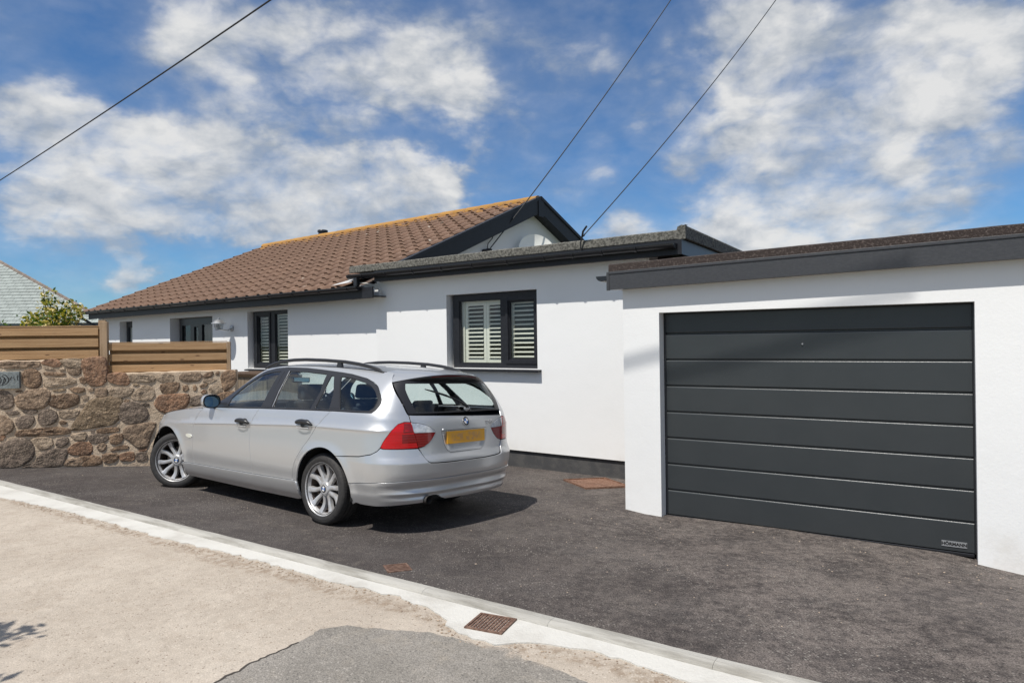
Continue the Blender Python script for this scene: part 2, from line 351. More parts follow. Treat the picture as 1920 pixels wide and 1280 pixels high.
# kerb, cast in lengths
kerb = bpy.data.objects.new('kerb', None); COL.objects.link(kerb); kerb.matrix_basis = FK; kerb['kind'] = 'structure'
prof = [(.06, .03), (.06, .099), (.012, .101), (-.018, .092), (-.034, .066), (-.034, .03)]
for k in range(-7, 15):
    a, b_ = k*.915+.0008, (k+1)*.915-.0008
    g = MB(); xs = np.linspace(a, b_, 5)
    rows = [[(x, d+.03+.004*noise.noise(Vector((x*3, d*9, 1))), z+.003*noise.noise(Vector((x*4, d*9, 5)))) for d, z in prof] for x in xs]
    g.grid(rows); g.add(rows[0], [tuple(range(6))]); g.add(rows[-1], [tuple(range(5, -1, -1))])
    obj('kerb_stone', g, M_KERB, kerb, mesh_local=True)
def ragged(pts, step=.05, amp=.012, seed=0):
    out = []
    for a, b_ in zip(pts[:-1], pts[1:]):
        a, b_ = Vector(a), Vector(b_); k = max(1, int((b_-a).length/step))
        for i in range(k):
            p = a.lerp(b_, i/k); nrm = Vector((-(b_-a).y, (b_-a).x)).normalized()
            p = p+nrm*amp*(noise.noise(Vector((p.x*14, p.y*14, seed)))+.8*noise.noise(Vector((p.x*45, p.y*45, seed+3)))); out.append(p)
    out.append(Vector(pts[-1])); return out
def sheet(name, poly, z, mat, **kw):
    poly = [Vector(p) for p in poly]
    E = [(i, (i+1) % len(poly)) for i in range(len(poly))]
    v, e, f, *_ = delaunay_2d_cdt(poly, E, [], 1, 1e-5)
    n = len(poly); g = MB(); g.add([(p.x, p.y, z) for p in v], f); g.add([(p.x, p.y, z) for p in poly]+[(p.x, p.y, z-.02) for p in poly], [(i, (i+1) % n, n+(i+1) % n, n+i) for i in range(n)]); return obj(name, g, mat, **kw)
AP = [(-12.6, 11.9), (-9.0, 9.45), (-7.2, 8.28), (-5.473,7.098),(-4.909,6.787),(-4.337,6.459),(-3.698,6.046),(-2.866,5.487),(-2.454,5.242),(-2.082,5.031),(-1.703,4.777),(-1.329,4.526),(-.989,4.319),(-.738,4.166),(-.535,4.009),(-.433,3.896),(-.387,3.748),(-.312,3.636),(-.236,3.569),(-.114,3.496),(.063,3.509),(.228,3.468),(.438,3.379),(.712,3.16),(.794,3.089),(1.9,2.32),(5.,.2)]
kf = [FK @ Vector((u, .0, 0)) for u in (13.2, -8)]
sheet('apron', ragged(AP, amp=.03)+[p.xy for p in kf], .078, M_APRON, kind='structure')
PT = [(-2.1, 2.3), (-1.417,3.143),(-1.324,3.322),(-1.158,3.552),(-1.091,3.714),(-.954,3.759),(-.733,3.703),(-.489,3.655),(-.338,3.591),(-.189,3.48),(-.021,3.451),(.045,3.339),(.234,3.189),(.325,3.097),(.5,2.6),(.9,1.6),(1.0,-.5),(-2.2,-.5),(-2.1,2.3)]
sheet('road_patch', ragged(PT, step=.02, amp=.014, seed=7)[:-1], .0745, M_PATCH, kind='structure')
# the sealed joint of the patch
cr = ragged([(-2.0, 2.35), (-1.417,3.143),(-1.324,3.322),(-1.158,3.552)], step=.02, amp=.014, seed=7)
g = MB(); L = []
for i, p in enumerate(cr):
    w = .004+.006*abs(noise.noise(Vector((p.x*9, p.y*9, 2))))
    L.append([(p.x-w, p.y+w*.6, .0765), (p.x+w, p.y-w*.6, .0765)])
g.grid(L); obj('road_joint', g, pm('bitumen_joint', (.05, .042, .036), None, 1, .9), kind='structure')
# loose stones on drive and road: nobody could count them
g = MB()
def pebble(x, y, z, r):
    a = random.random()*6.3; k = [.7+.6*random.random() for _ in range(6)]
    g.add([(x+r*k[0]*math.cos(a+q*1.5708), y+r*k[1]*math.sin(a+q*1.5708), z+r*.15) for q in range(4)]+[(x, y, z+r*.75*k[2]), (x, y, z-r*.2)], [(0, 1, 4), (1, 2, 4), (2, 3, 4), (3, 0, 4), (1, 0, 5), (2, 1, 5), (3, 2, 5), (0, 3, 5)])
for _ in range(160):
    q = FG @ Vector((random.uniform(-1.2, 4), -abs(random.gauss(0, 1.1))-.05, 0)); u = FK.inverted() @ q
    if u.y > .15: pebble(q.x, q.y, drive_z(q.x, q.y), random.uniform(.003, .009))
for _ in range(90):
    q = FK @ Vector((random.uniform(-2, 9), random.uniform(.15, 3.2), 0)); pebble(q.x, q.y, drive_z(q.x, q.y), random.uniform(.003, .008))
obj('gravel', g, pm('pale_grit', (.42, .33, .25), (.25, .2, .16), 20, .9), kind='stuff')
g = MB()
for p in ragged(AP[3:25], step=.012, amp=.03):
    for _ in range(1):
        if noise.noise(Vector((p.x*2.2, p.y*2.2, 0))) > -.25 and random.random() < .75:
            o_ = abs(random.gauss(0, .05)); pebble(p.x-o_*.55+random.gauss(0, .01), p.y-o_*.84+random.gauss(0, .01), .071, random.uniform(.003, .010))
obj('gravel', g, pm('brown_grit', (.36, .28, .205), (.24, .175, .125), 12, .95), kind='stuff')
# gully and drain covers
def cover(label, c, ang, sx, sy, z, nb, mat, tilt=True):
    o = thing('drain_cover', label, 'drain cover', (c[0], c[1], z), (0, 0, ang))
    if tilt:
        n_ = Vector((.055*.579, .055*.815, 1)).normalized(); o.rotation_euler = (n_.to_track_quat('Z', 'Y').to_matrix() @ Matrix.Rotation(ang, 3, 'Z')).to_euler()
    g = MB(); w = .014
    for a in ((-sx, sx, -sy, -sy+w), (-sx, sx, sy-w, sy), (-sx, -sx+w, -sy+w, sy-w), (sx-w, sx, -sy+w, sy-w)): g.box(*a, -.03, .006)
    obj('frame', g, mat, o, mesh_local=True)
    g = MB(); g.box(-sx+w, sx-w, -sy+w, sy-w, -.03, -.006); obj('plate', g, M_RUST if nb < 0 else M_DARK if False else mat, o, mesh_local=True)
    if nb > 0:
        g = MB(); st = (2*sx-2*w)/nb
        for i in range(nb): g.box(-sx+w+i*st+st*.22, -sx+w+i*st+st*.78, -sy+w, sy-w, -.0055, .003)
        for i in range(nb-2): y = -sy+w+(i+.5)*(2*sy-2*w)/(nb-2); g.box(-sx+w, sx-w, y-.003, y+.003, -.0055, -.001)
        o_ = obj('grating', g, mat, o, mesh_local=True); o_['kind'] = 'stuff'
    return o
M_RUST2 = pm('brown_iron', (.11, .058, .040), (.20, .12, .085), 30, .75, .4, 90)
cover('square brown iron gully grating set in the white concrete strip', (-.14, 3.742), R(-24), .115, .105, .081, 10, M_RUST2, False)
cover('small rusty grid cover in the black drive beside the kerb', (-.822, 4.66), R(-32), .085, .085, gz(-.822, 4.66)+.004, 8, M_RUST2)
o = cover('large flat rusty inspection cover between house and garage', (1.03, 8.37), R(-35), .33, .30, gz(1.03, 8.37)+.016, -1, M_RUST)
# ------------------------------------------------------------------ bungalow
house = thing('bungalow', 'white rendered bungalow with brown tiled roof and flat roofed side extension', 'house', (-2.304, 11.41, 0))
garage = thing('garage', 'white flat roofed garage with wide dark grey ribbed door', 'garage', (1.153, 6.903, -.08))
def part(name, g, mat, parent=None, fr=None, **kw): return obj(name, g, mat, parent or house, fr, **kw)

def louvre(g, a, b_, z0, z1, d, pitch=.0635):
    k = int((z1-z0)/pitch)
    for i in range(k):
        z = z0+(i+.5)*(z1-z0)/k; h = .030; ti = .010
        g.add([(a, d-h, z-ti-.006), (b_, d-h, z-ti-.006), (b_, d+h, z+ti-.004), (a, d+h, z+ti-.004), (a, d-h, z-ti+.006), (b_, d-h, z-ti+.006), (b_, d+h, z+ti+.005), (a, d+h, z+ti+.005)],
              [(0, 1, 5, 4), (4, 5, 6, 7), (3, 2, 1, 0), (7, 6, 2, 3)])
def room(s0, s1, z0, z1, d0, d1, fr, parent):
    g = MB(); v = [(x, d, z) for z in (z0, z1) for d in (d0, d1) for x in (s0, s1)]
    g.add(v, [(0, 1, 3, 2), (4, 5, 7, 6), (2, 3, 7, 6), (0, 2, 6, 4), (1, 3, 7, 5)]); obj('interior', g, M_DARK, parent, fr)
def shutter(fr, parent, panels, z0, z1, d):
    """panels: (s0, s1) leaf extents; each leaf has stiles, rails and louvres"""
    for a, b_ in panels:
        g = MB(); w = .05
        g.box(a, a+w, d-.014, d+.014, z0, z1); g.box(b_-w, b_, d-.014, d+.014, z0, z1)
        g.box(a+w, b_-w, d-.013, d+.013, z0, z0+.075); g.box(a+w, b_-w, d-.013, d+.013, z1-.075, z1)
        louvre(g, a+w, b_-w, z0+.075, z1-.075, d)
        obj('shutter', g, M_SHUT, parent, fr)
def window(fr, s0, s1, z0, z1, d, lights, hs=(), sill=True, frm=.0):
    w = obj('window', wallgrid(s0, s1, z0, z1, lights, d, d+.07), M_ANTH, house, fr)
    g = MB()
    for a, b_, c, e in lights:                 # glazing beads and, on the opening lights, a proud sash
        for q in ((a-.004, a+.016, c+.016, e-.016), (b_-.016, b_+.004, c+.016, e-.016), (a-.004, b_+.004, c-.004, c+.016), (a-.004, b_+.004, e-.016, e+.004)):
            g.box(q[0], q[1], d+.012, d+.05, q[2], q[3])
    for a, b_, c, e in hs:
        for q in ((a, a+.05, c, e), (b_-.05, b_, c, e), (a+.05, b_-.05, c, c+.05), (a+.05, b_-.05, e-.05, e)): g.box(q[0], q[1], d-.018, d+.004, q[2], q[3])
    obj('sash', g, M_ANTH, w, fr, bev=.004)
    for a, b_, c, e in lights:
        g = MB(); g.add([(a-.002, d+.03, c-.002), (b_+.002, d+.03, c-.002), (b_+.002, d+.03, e+.002), (a-.002, d+.03, e+.002)], [(0, 1, 2, 3)]); obj('glass', g, M_GLASS, w, fr)
    if sill:
        g = MB(); g.hexa([(s0-.07, -.095, z0-.045), (s1+.07, -.095, z0-.045), (s1+.07, d, z0-.035), (s0-.07, d, z0-.035)], [(s0-.07, -.095, z0-.018), (s1+.07, -.095, z0-.018), (s1+.07, d, z0-.002), (s0-.07, d, z0-.002)])
        obj('sill', g, M_ANTH, w, fr, bev=.004)
    return w
# --- extension wall
OPE = (-3.032, -1.330, 1.262, 2.403)
part('wall', wallgrid(-4.60, .393, .072, 2.80, [OPE], 0, .28), M_WALL, fr=FE, label='white front wall of the flat roofed extension')
g = MB(); g.box(-4.55, .385, .032, .25, -.5, .073); part('plinth', g, M_PLINTH, fr=FE)
g = MB(); g.box(.105, .390, .284, 5, -.5, 2.80); part('wall', g, pm('shaded_side_wall', (.035, .026, .022), (.05, .038, .03), 9, .85), fr=FE, label='dark shaded side wall of the extension behind the garage')  # deep shade beside the overhang put into the wall's dark brown
w = window(FE, -2.965, -1.332, 1.262, 2.401, .085, [(-2.845, -2.035, 1.328, 2.305), (-1.885, -1.437, 1.395, 2.255)], [(-1.945, -1.375, 1.335, 2.315)])
g = MB()
for q in ((-2.93, -2.80, 1.29, 2.33), (-2.80, -1.40, 2.30, 2.345), (-1.99, -1.92, 1.29, 2.30), (-1.41, -1.36, 1.29, 2.30), (-2.80, -1.99, 1.285, 1.32)): g.box(q[0], q[1], .165, .235, q[2], q[3])
obj('shutter', g, M_SHUT, w, FE)
shutter(FE, w, [(-2.795, -2.385), (-2.38, -1.97)], 1.322, 2.298, .20); shutter(FE, w, [(-1.92, -1.415)], 1.33, 2.298, .20)
room(-3.0, -1.34, 1.2, 2.4, .281, 1.6, FE, w)
# --- main wall, facing the drive
OPS = [(-4.03, -2.602, 1.178, 2.349), (-7.39, -5.434, -.3, 2.316), (-10.16, -9.403, .9, 2.316)]
part('wall', wallgrid(-11.15, .02, -.4, 2.68, OPS, 0, .28), M_WALL, fr=FH, label='white front wall under the tiled eaves')
w = window(FH, -3.945, -2.604, 1.178, 2.347, .085, [(-3.78, -3.385, 1.29, 2.245), (-3.175, -2.70, 1.25, 2.285)], [(-3.85, -3.32, 1.225, 2.31)])
shutter(FH, w, [(-3.90, -3.30), (-3.26, -2.65)], 1.21, 2.32, .20); room(-4.0, -2.62, 1.15, 2.349, .281, 1.6, FH, w)
w = window(FH, -10.08, -9.405, .95, 2.314, .14, [(-9.97, -9.50, 1.05, 2.18)], sill=False)
g = MB(); g.box(-9.96, -9.46, .185, .20, 1.06, 2.17); obj('shutter', g, pm('pale_blind', (.42, .41, .38)), w, FH); room(-10.1, -9.42, .9, 2.316, .281, 1.2, FH, w)
# entrance porch: dark glazed screen set back from the wall face
e = obj('entrance_screen', wallgrid(-7.25, -5.44, -.3, 2.31, [(-7.13, -6.72, 0, 2.14), (-6.56, -6.36, .0, 2.10), (-6.20, -5.52, 0, 2.14)], .16, .22), M_GUT, house, FH)
for a, b_ in ((-7.13, -6.72), (-6.56, -6.36), (-6.20, -5.52)):
    g = MB(); g.add([(a, .19, 0), (b_, .19, 0), (b_, .19, 2.14), (a, .19, 2.14)], [(0, 1, 2, 3)]); obj('glass', g, M_GLASS, e, FH)
M_BLIND = pm('dark_blind', (.016, .016, .018))
for i in range(5):
    g = MB(); x = -6.12+i*.125; g.box(x, x+.075, .27, .30, 0, 2.12); obj('blind_slat', g, M_BLIND, e, FH)
g = MB(); g.box(-6.50, -6.42, .30, .34, 0, 2.1); obj('door_stile', g, pm('dim_door', (.07, .065, .06)), e, FH)
room(-7.4, -5.44, -.3, 2.316, .36, 2.5, FH, e)
# --- tiled roof
TW, TL, PITCH = .400, .366, math.atan2(2.4276, 5.657)
FR = FH @ Matrix.Translation((-11.77, -.35, 2.585)) @ Matrix.Rotation(PITCH, 4, 'X')      # x along the eaves, y up the slope
SLOPE = 6.156; RLEN = 11.481
M_TILE = pm('concrete_tile', (.178, .104, .068), (.215, .133, .090), 6, .85, .5, 70, rnd=.09, lo=.35, hi=.68)
t, b = nt(M_TILE)
gp = t.new('ShaderNodeNewGeometry').outputs['Position']; sp = t.new('ShaderNodeSeparateXYZ'); t.link(gp, sp.inputs[0])
base = b.inputs['Base Color'].links[0].from_socket
v = t.new('ShaderNodeTexVoronoi'); t.link(gp, v.inputs['Vector']); v.inputs['Scale'].default_value = 3.1; cs = t.new('ShaderNodeSeparateColor'); t.link(v.outputs['Color'], cs.inputs[0])
spot = t.math('MULTIPLY', t.ramp(cs.outputs[0], .80, .83), t.ramp(v.outputs['Distance'], .16, .10)); base = t.mix(t.math('MULTIPLY', spot, .75), base, (.52, .46, .38))
lich = t.math('ADD', t.noise(gp, 4.2, 7, .7).outputs[0], t.ramp(sp.outputs[2], 4.3, 5.05, -.25, .10))
base = t.mix(t.ramp(lich, .52, .64, 0, .85), base, (.42, .215, .055)); t.link(base, b.inputs['Base Color'])
roof = part('roof', MB().add([FH @ Vector(p) for p in ((-11.74, -.25, 2.555), (-.33, -.25, 2.555), (-.33, 5.307, 4.94), (-11.74, 5.307, 4.94), (-.33, 10.96, 2.555), (-11.74, 10.96, 2.555))], [(0, 1, 2, 3), (3, 2, 4, 5)]), pm('roof_underlay', (.10, .07, .055), None, 1, .9), house)
def tile_mb(x0=0., y0=0.):
    g = MB(); P = [(0, .004), (.222, 0), (.258, .046), (.335, .046), (.368, .006), (TW+.012, .010)]
    top0 = [(x+x0, y0-.02, z+.030) for x, z in P]; top1 = [(x+x0, y0+TL+.05, z-.004) for x, z in P]; bot0 = [(x+x0, y0-.015, z+.030-.016) for x, z in P]
    g.grid([top0, top1]); g.grid([bot0, top0]); k = len(g.v)
    g.add([top0[0], top1[0], bot0[0]], [(0, 1, 2)]); g.add([top0[-1], top1[-1], bot0[-1]], [(0, 2, 1)]); g.keep = True
    return g
NC, NR_ = 29, 17; RX = (RLEN-.35)/ (NC-.5)
cells = []
for i in range(NC):
    for r in range(NR_):
        x = i*RX*.985+.02; y = r*TL+.0
        if y > SLOPE-.12: continue
        p = FR @ Vector((x+.2, y+.2, 0)); q = FE.inverted() @ p
        hid = q.x > -5.0 and p.z < 3.02 and q.y > -.1
        cells.append(((p-Vector((0, 0, 1.66))).length+(100 if hid else 0), x, y))
cells.sort()
first = None; rest = MB(); rest.keep = True; ri = wm(roof).inverted()
for k, (dd, x, y) in enumerate(cells):
    jit = Matrix.Translation((x, y, .002*random.random())) @ Matrix.Rotation(random.gauss(0, .006), 4, 'Z')
    if k < 300:
        if first is None: first = obj('roof_tile', tile_mb(), M_TILE, roof, mesh_local=True); first.matrix_basis = ri @ FR @ jit
        else: inst(first, roof, ri @ FR @ jit, 'roof_tile')
    else:
        q = tile_mb(); rest.add([FR @ jit @ Vector(p) for p in q.v], q.f)
obj('roof_tiles', rest, M_TILE, roof, kind='stuff')
# ridge tiles
FT = FH @ Matrix.Translation((-11.77, 5.307, 4.985))
M_RIDGE = pm('lichened_ridge', (.27, .15, .075), (.38, .20, .045), 5, .9, .5, 60, rnd=.12, lo=.4, hi=.62)
g = MB(); rr = []
for x in (0, .44):
    rr.append([(x, -.15*math.cos(a_), .005+.115*math.sin(a_)-(.0 if x else -.006)) for a_ in np.linspace(-.25, math.pi+.25, 9)])
g.grid(rr); g.add(rr[0], [tuple(range(9))]); g.add(rr[1], [tuple(range(8, -1, -1))])
rid = None
for i in range(26):
    M = ri @ FT @ Matrix.Translation((i*.4405, 0, .004*random.random()))
    if rid is None: rid = obj('ridge_tile', g, M_RIDGE, roof, mesh_local=True, smooth=50); rid.matrix_basis = M
    else: inst(rid, roof, M, 'ridge_tile')
# fascia, gutter, gable
g = MB(); g.box(-11.35, .24, -.30, -.275, 2.418, 2.600); part('fascia', g, M_ANTH, fr=FH)
g = MB(); g.box(-11.35, .24, -.274, -.003, 2.440, 2.455); part('soffit', g, M_ANTH, fr=FH)
def gutter(fr, s0, s1, d, z, r, joints, parent):
    g = MB(); pr = [(d-r*math.cos(a_), z-r*math.sin(a_)) for a_ in np.linspace(0, math.pi, 11)]
    xs = [s0, s1]; rows = [[(x, p[0], p[1]) for p in pr] for x in xs]; rows2 = [[(x, d+(p[0]-d)*.93, z+(p[1]-z)*.93) for p in pr] for x in xs]
    g.grid(rows); g.grid(rows2)
    for x, k in ((s0, 0), (s1, 1)): g.add([(x, p[0], p[1]) for p in pr], [tuple(range(11))])
    g.box(s0, s1, d-r-.006, d-r+.004, z-.006, z+.008); g.box(s0, s1, d+r-.004, d+r+.004, z-.004, z+.006)
    o = obj('gutter', g, M_GUT, parent, fr, smooth=50)
    for x in joints:
        k = MB(); p2 = [(d-(r+.008)*math.cos(a_), z-(r+.008)*math.sin(a_)) for a_ in np.linspace(-.1, math.pi+.05, 11)]
        k.grid([[(x-.018, p[0], p[1]) for p in p2], [(x+.018, p[0], p[1]) for p in p2]]); 
        for xx in (x-.018, x+.018): k.add([(xx, p[0], p[1]) for p in p2]+[(xx, d, z-r*.9)], [tuple(range(11))])
        k.box(x-.012, x+.012, d+r-.002, d+r+.045, z-r*.55, z-.02)
        obj('gutter_bracket', k, M_GUT, o, fr)
    return o
gutter(FH, -11.72, -.02, -.376, 2.606, .060, [-11.2+.78*i for i in range(15)], house)
g = MB(); g.tube([(-11.62, -.37, 2.585), (-11.62, -.37, 2.46), (-11.45, -.2, 2.30), (-11.25, -.07, 2.2), (-11.25, -.05, 0)], .035, 10); part('downpipe', g, M_GUT, fr=FH, smooth=True)
GZ = lambda d, o_=0: 2.611+.4291*(d+.35)+o_ if d < 5.307 else 2.611+.4291*(10.964-d)+o_
for d0, d1 in ((.22, 5.300), (5.314, 11.0)):
    g = MB(); s0, s1 = -.289, -.262
    g.hexa([(s0, d0, GZ(d0, -.345)), (s1, d0, GZ(d0, -.345)), (s1, d1, GZ(d1, -.345)), (s0, d1, GZ(d1, -.345))], [(s0, d0, GZ(d0, -.025)), (s1, d0, GZ(d0, -.025)), (s1, d1, GZ(d1, -.025)), (s0, d1, GZ(d1, -.025))])
    part('barge_board', g, M_ANTH, fr=FH)
    g = MB(); s1 = -.235
    g.hexa([(-.36, d0, GZ(d0, -.028)), (s1, d0, GZ(d0, -.028)), (s1, d1, GZ(d1, -.028)), (-.36, d1, GZ(d1, -.028))], [(-.36, d0, GZ(d0, .048)), (s1, d0, GZ(d0, .048)), (s1, d1, GZ(d1, .048)), (-.36, d1, GZ(d1, .048))])
    part('verge_trim', g, M_ANTH, fr=FH)
    g = MB(); g.hexa([(-.545, d0, GZ(d0, -.34)), (-.291, d0, GZ(d0, -.34)), (-.291, d1, GZ(d1, -.34)), (-.545, d1, GZ(d1, -.34))], [(-.545, d0, GZ(d0, -.325)), (-.291, d0, GZ(d0, -.325)), (-.291, d1, GZ(d1, -.325)), (-.545, d1, GZ(d1, -.325))])
    part('soffit', g, M_ANTH, fr=FH)
g = MB(); g.box(-.2615, -.245, 5.20, 5.415, 4.60, 5.03); part('barge_finial', g, M_ANTH, fr=FH)
g = MB(); g.add([(x, d, z) for x in (-.54, -.80) for d, z in ((.2, 0), (10.4, 0), (10.4, 2.5), (5.307, 4.7), (.2, 2.5))], [(0, 1, 2, 3, 4), (9, 8, 7, 6, 5)]+[(i, i+5, (i+1) % 5+5, (i+1) % 5) for i in range(5)]); part('gable_wall', g, M_WALL, fr=FH)
g = MB(); g.add([(x, d, z) for x in (-11.5, -11.2) for d, z in ((.0, -.4), (10.4, -.4), (10.4, 2.5), (5.307, 4.75), (.0, 2.66))], [(0, 1, 2, 3, 4), (9, 8, 7, 6, 5)]+[(i, i+5, (i+1) % 5+5, (i+1) % 5) for i in range(5)]); part('gable_wall', g, M_WALL, fr=FH)
g = MB(); g.box(-11.2, -.6, 10.15, 10.4, -.4, 2.6); part('wall', g, M_WALL, fr=FH, label='back wall')
# flue behind the ridge
g = MB(); g.lathe([(.001, 5.335), (.155, 5.335), (.165, 5.32), (.165, 5.27), (.14, 5.262), (.14, 4.6)], 24, c=(-9.18, 5.75, 0)); part('flue', g, M_GUT, fr=FH, smooth=40)
# --- flat roof of the extension
gx, gy = (FE.to_3x3().inverted() @ Vector((.5327, .8463, 0))).xy
def side(d): k = (d+.22)/gy; return .962+gx*k
g = MB(); g.hexa([(-5.0, -.13, 2.88), (side(-.13)-.1, -.13, 2.88), (side(6)-.1, 6, 2.88), (-5.0, 6, 2.88)], [(-5.0, -.13, 2.955), (side(-.13)-.1, -.13, 2.955), (side(6)-.1, 6, 2.955), (-5.0, 6, 2.955)])
fl = part('flat_roof', g, M_FELT, fr=FE)
g = MB(); n_ = 40
rows = []
for i in range(n_+1):
    x = -5.03+(side(-.22)-.10+5.03)*i/n_; j = .006*noise.noise(Vector((x*2, 3, 0))); k_ = .004*noise.noise(Vector((x*6, 7, 0)))
    rows.append([(x, -.13, 2.95), (x, -.15, 2.985+j), (x, -.20, 2.988+j), (x, -.222+k_, 2.972+j), (x, -.224+k_, 2.875), (x, -.20, 2.868)])
g.grid(rows); g.add(rows[0], [tuple(range(6))]); rows2 = []
for i in range(25):
    d = -.222+6.2*i/24; u = (min(max((i/24)/.12, 0), 1)); hh = 3.040
    x = side(d); rows2.append([(x-.12, d, 2.95), (x-.10, d, hh-.02), (x-.05, d, hh), (x-.005, d, hh-.012), (x, d, hh-.03), (x, d, 2.875), (x-.03, d, 2.868)])
g.grid(rows2); g.add(rows2[0], [tuple(range(7))])
# swept corner between the front kerb and the higher side kerb
a0 = rows[-1]; x1 = side(-.22)
g.add([(x1-.10, -.222, 2.868), (x1-.10, -.224, 2.972), (x1-.05, -.224, 3.02), (x1, -.224, 3.038), (x1, -.222, 2.868), (x1-.10, -.13, 2.985), (x1-.05, -.13, 3.03), (x1, -.13, 3.038)], [(0, 1, 2, 3, 4), (1, 5, 6, 2), (2, 6, 7, 3)])
obj('roof_kerb', g, M_FELT, fl, FE)
for k in range(2):
    g = MB(); d = 1.0+2.2*k; x = side(d); g.box(x-.003, x+.004, d-.012, d+.012, 2.88, 3.02); obj('felt_lap', g, M_FELT, fl, FE)
g = MB(); g.hexa([(-4.42, -.22, 2.686), (side(-.22)-.05, -.22, 2.686), (side(-.195)-.05, -.195, 2.686), (-4.42, -.195, 2.686)], [(-4.42, -.22, 2.866), (side(-.22)-.05, -.22, 2.866), (side(-.195)-.05, -.195, 2.866), (-4.42, -.195, 2.866)]); part('fascia', g, M_ANTH, fr=FE)
g = MB(); g.hexa([(side(-.22)-.075, -.192, 2.686), (side(-.22)-.048, -.222, 2.686), (side(6)-.048, 6, 2.686), (side(6)-.075, 6, 2.686)], [(side(-.22)-.075, -.192, 2.866), (side(-.22)-.048, -.222, 2.866), (side(6)-.048, 6, 2.866), (side(6)-.075, 6, 2.866)]); part('fascia', g, pm('blue_grey_fascia', (.060, .068, .085), None, 1, .4), fr=FE)
g = MB(); g.box(-4.5, .80, -.194, -.002, 2.705, 2.72); part('soffit', g, pm('brown_soffit', (.03, .022, .018), None, 1, .8), fr=FE)
gutter(FE, -4.965, .86, -.292, 2.815, .062, [-4.6, -4.05, -3.45, -2.85, -2.25, -1.62, -1.0, -.55, -.12, .35], house)
g = MB(); g.box(-4.80, -4.72, -.34, -.26, 2.62, 2.77); part('downpipe', g, M_GUT, fr=FE, bev=.01)
g = MB(); g.add([(-5.35, -.36, 2.668), (-4.86, -.33, 2.70), (-4.95, -.12, 2.80), (-5.1, -.2, 2.745)], [(0, 1, 2, 3)]); part('flashing', g, pm('lead_flashing', (.62, .62, .6), (.4, .4, .4), 9, .6), fr=FE)
# cable box under the eaves corner, with its white cables
jb = thing('junction_box', 'small white junction box with looped cables under the eaves corner', 'junction box', FE @ Vector((-4.545, 0, 2.5)))
g = MB(); g.box(-4.63, -4.46, -.062, -.002, 2.437, 2.565); obj('box', g, M_WPLAST, jb, FE, bev=.008)
for pts, r_ in (([(-4.60, -.03, 2.565), (-4.64, -.05, 2.63), (-4.74, -.09, 2.64), (-4.80, -.12, 2.57), (-4.79, -.13, 2.48)], .009), ([(-4.55, -.03, 2.565), (-4.59, -.06, 2.66), (-4.72, -.12, 2.685), (-4.92, -.2, 2.70)], .009), ([(-4.50, -.03, 2.56), (-4.50, -.04, 2.62), (-4.56, -.07, 2.68)], .008)):
    g = MB(); g.tube(pts, r_, 6); obj('cable', g, M_WPLAST, jb, FE, smooth=True)

# ------------------------------------------------------------------ garage
OG = (.386, 2.994, -.6, 1.929)
def pg(name, g, mat, **kw): return obj(name, g, mat, garage, FG, **kw)
pg('wall', wallgrid(0, 3.72, -.6, 2.42, [OG], 0, .26), M_WALL, label='white front wall around the ribbed door')
g = MB(); g.box(.002, .25, .262, 6, -.6, 2.38); pg('wall', g, M_WALL, label='white side wall next to the extension'); g = MB(); g.box(3.47, 3.718, .262, 6, -.6, 2.38); pg('wall', g, M_WALL, label='white outer side wall'); g = MB(); g.box(.252, 3.468, 5.8, 6, -.6, 2.38); pg('wall', g, M_WALL, label='white back wall')
fz = lambda s, z: z+.0187*s
def sl_box(g, s0, s1, d0, d1, z0, z1): g.hexa([(s0, d0, fz(s0, z0)), (s1, d0, fz(s1, z0)), (s1, d1, fz(s1, z0)), (s0, d1, fz(s0, z0))], [(s0, d0, fz(s0, z1)), (s1, d0, fz(s1, z1)), (s1, d1, fz(s1, z1)), (s0, d1, fz(s0, z1))])
M_GFAS = pm('grained_grey_trim', (.037, .039, .044), (.047, .049, .054), 30, .40, .2, 120, stretch=(1, 1, 3))
g = MB(); sl_box(g, -.10, 3.85, -.115, -.10, 2.176, 2.335); pg('fascia', g, M_GFAS)
g = MB(); sl_box(g, -.128, -.098, -.122, -.095, 2.172, 2.362); pg('fascia_end_cap', g, M_GFAS, bev=.003)
g = MB(); sl_box(g, -.097, 3.85, -.122, -.099, 2.337, 2.364); pg('drip_trim', g, M_GFAS, bev=.003)
g = MB(); sl_box(g, -.10, 3.85, -.099, -.002, 2.180, 2.190); pg('soffit', g, M_GUT)
g = MB(); sl_box(g, -.10, -.03, -.094, 5.9, 2.19, 2.33); pg('fascia', g, M_ANTH, label='plain side fascia behind the gutter')
rows = []
for i in range(60):
    s = -.115+3.97*i/59; j = .004*noise.noise(Vector((s*4, 1, 0))); rows.append([(s, -.094, fz(s, 2.366)), (s, -.093, fz(s, 2.436)+j), (s, -.07, fz(s, 2.446)+j), (s, .10, fz(s, 2.42)), (s, 6.1, fz(s, 2.36))])
g = MB(); g.grid(rows); g.add(rows[0], [tuple(range(5))]); g.add([rows[0][0], rows[0][4], (-.115, 6.1, 2.2), (-.115, -.094, 2.2)], [(0, 1, 2, 3)]); pg('flat_roof', g, M_FELTB, smooth=False)
g = MB(); pr = [(-.182-.066*math.cos(a_), 2.318-.055*math.sin(a_)) for a_ in np.linspace(0, math.pi, 11)]
ys = (-.085, 6.0); g.grid([[(p[0], y, p[1]) for p in pr] for y in ys]); g.add([(p[0], -.085, p[1]) for p in pr], [tuple(range(11))]); g.add([(p[0], -.115, p[1]+.004) for p in pr[:]]+[(p[0], -.085, p[1]) for p in pr], [(i, i+1, i+12, i+11) for i in range(10)]); g.add([(p[0], -.115, p[1]+.004) for p in pr], [tuple(range(11))])
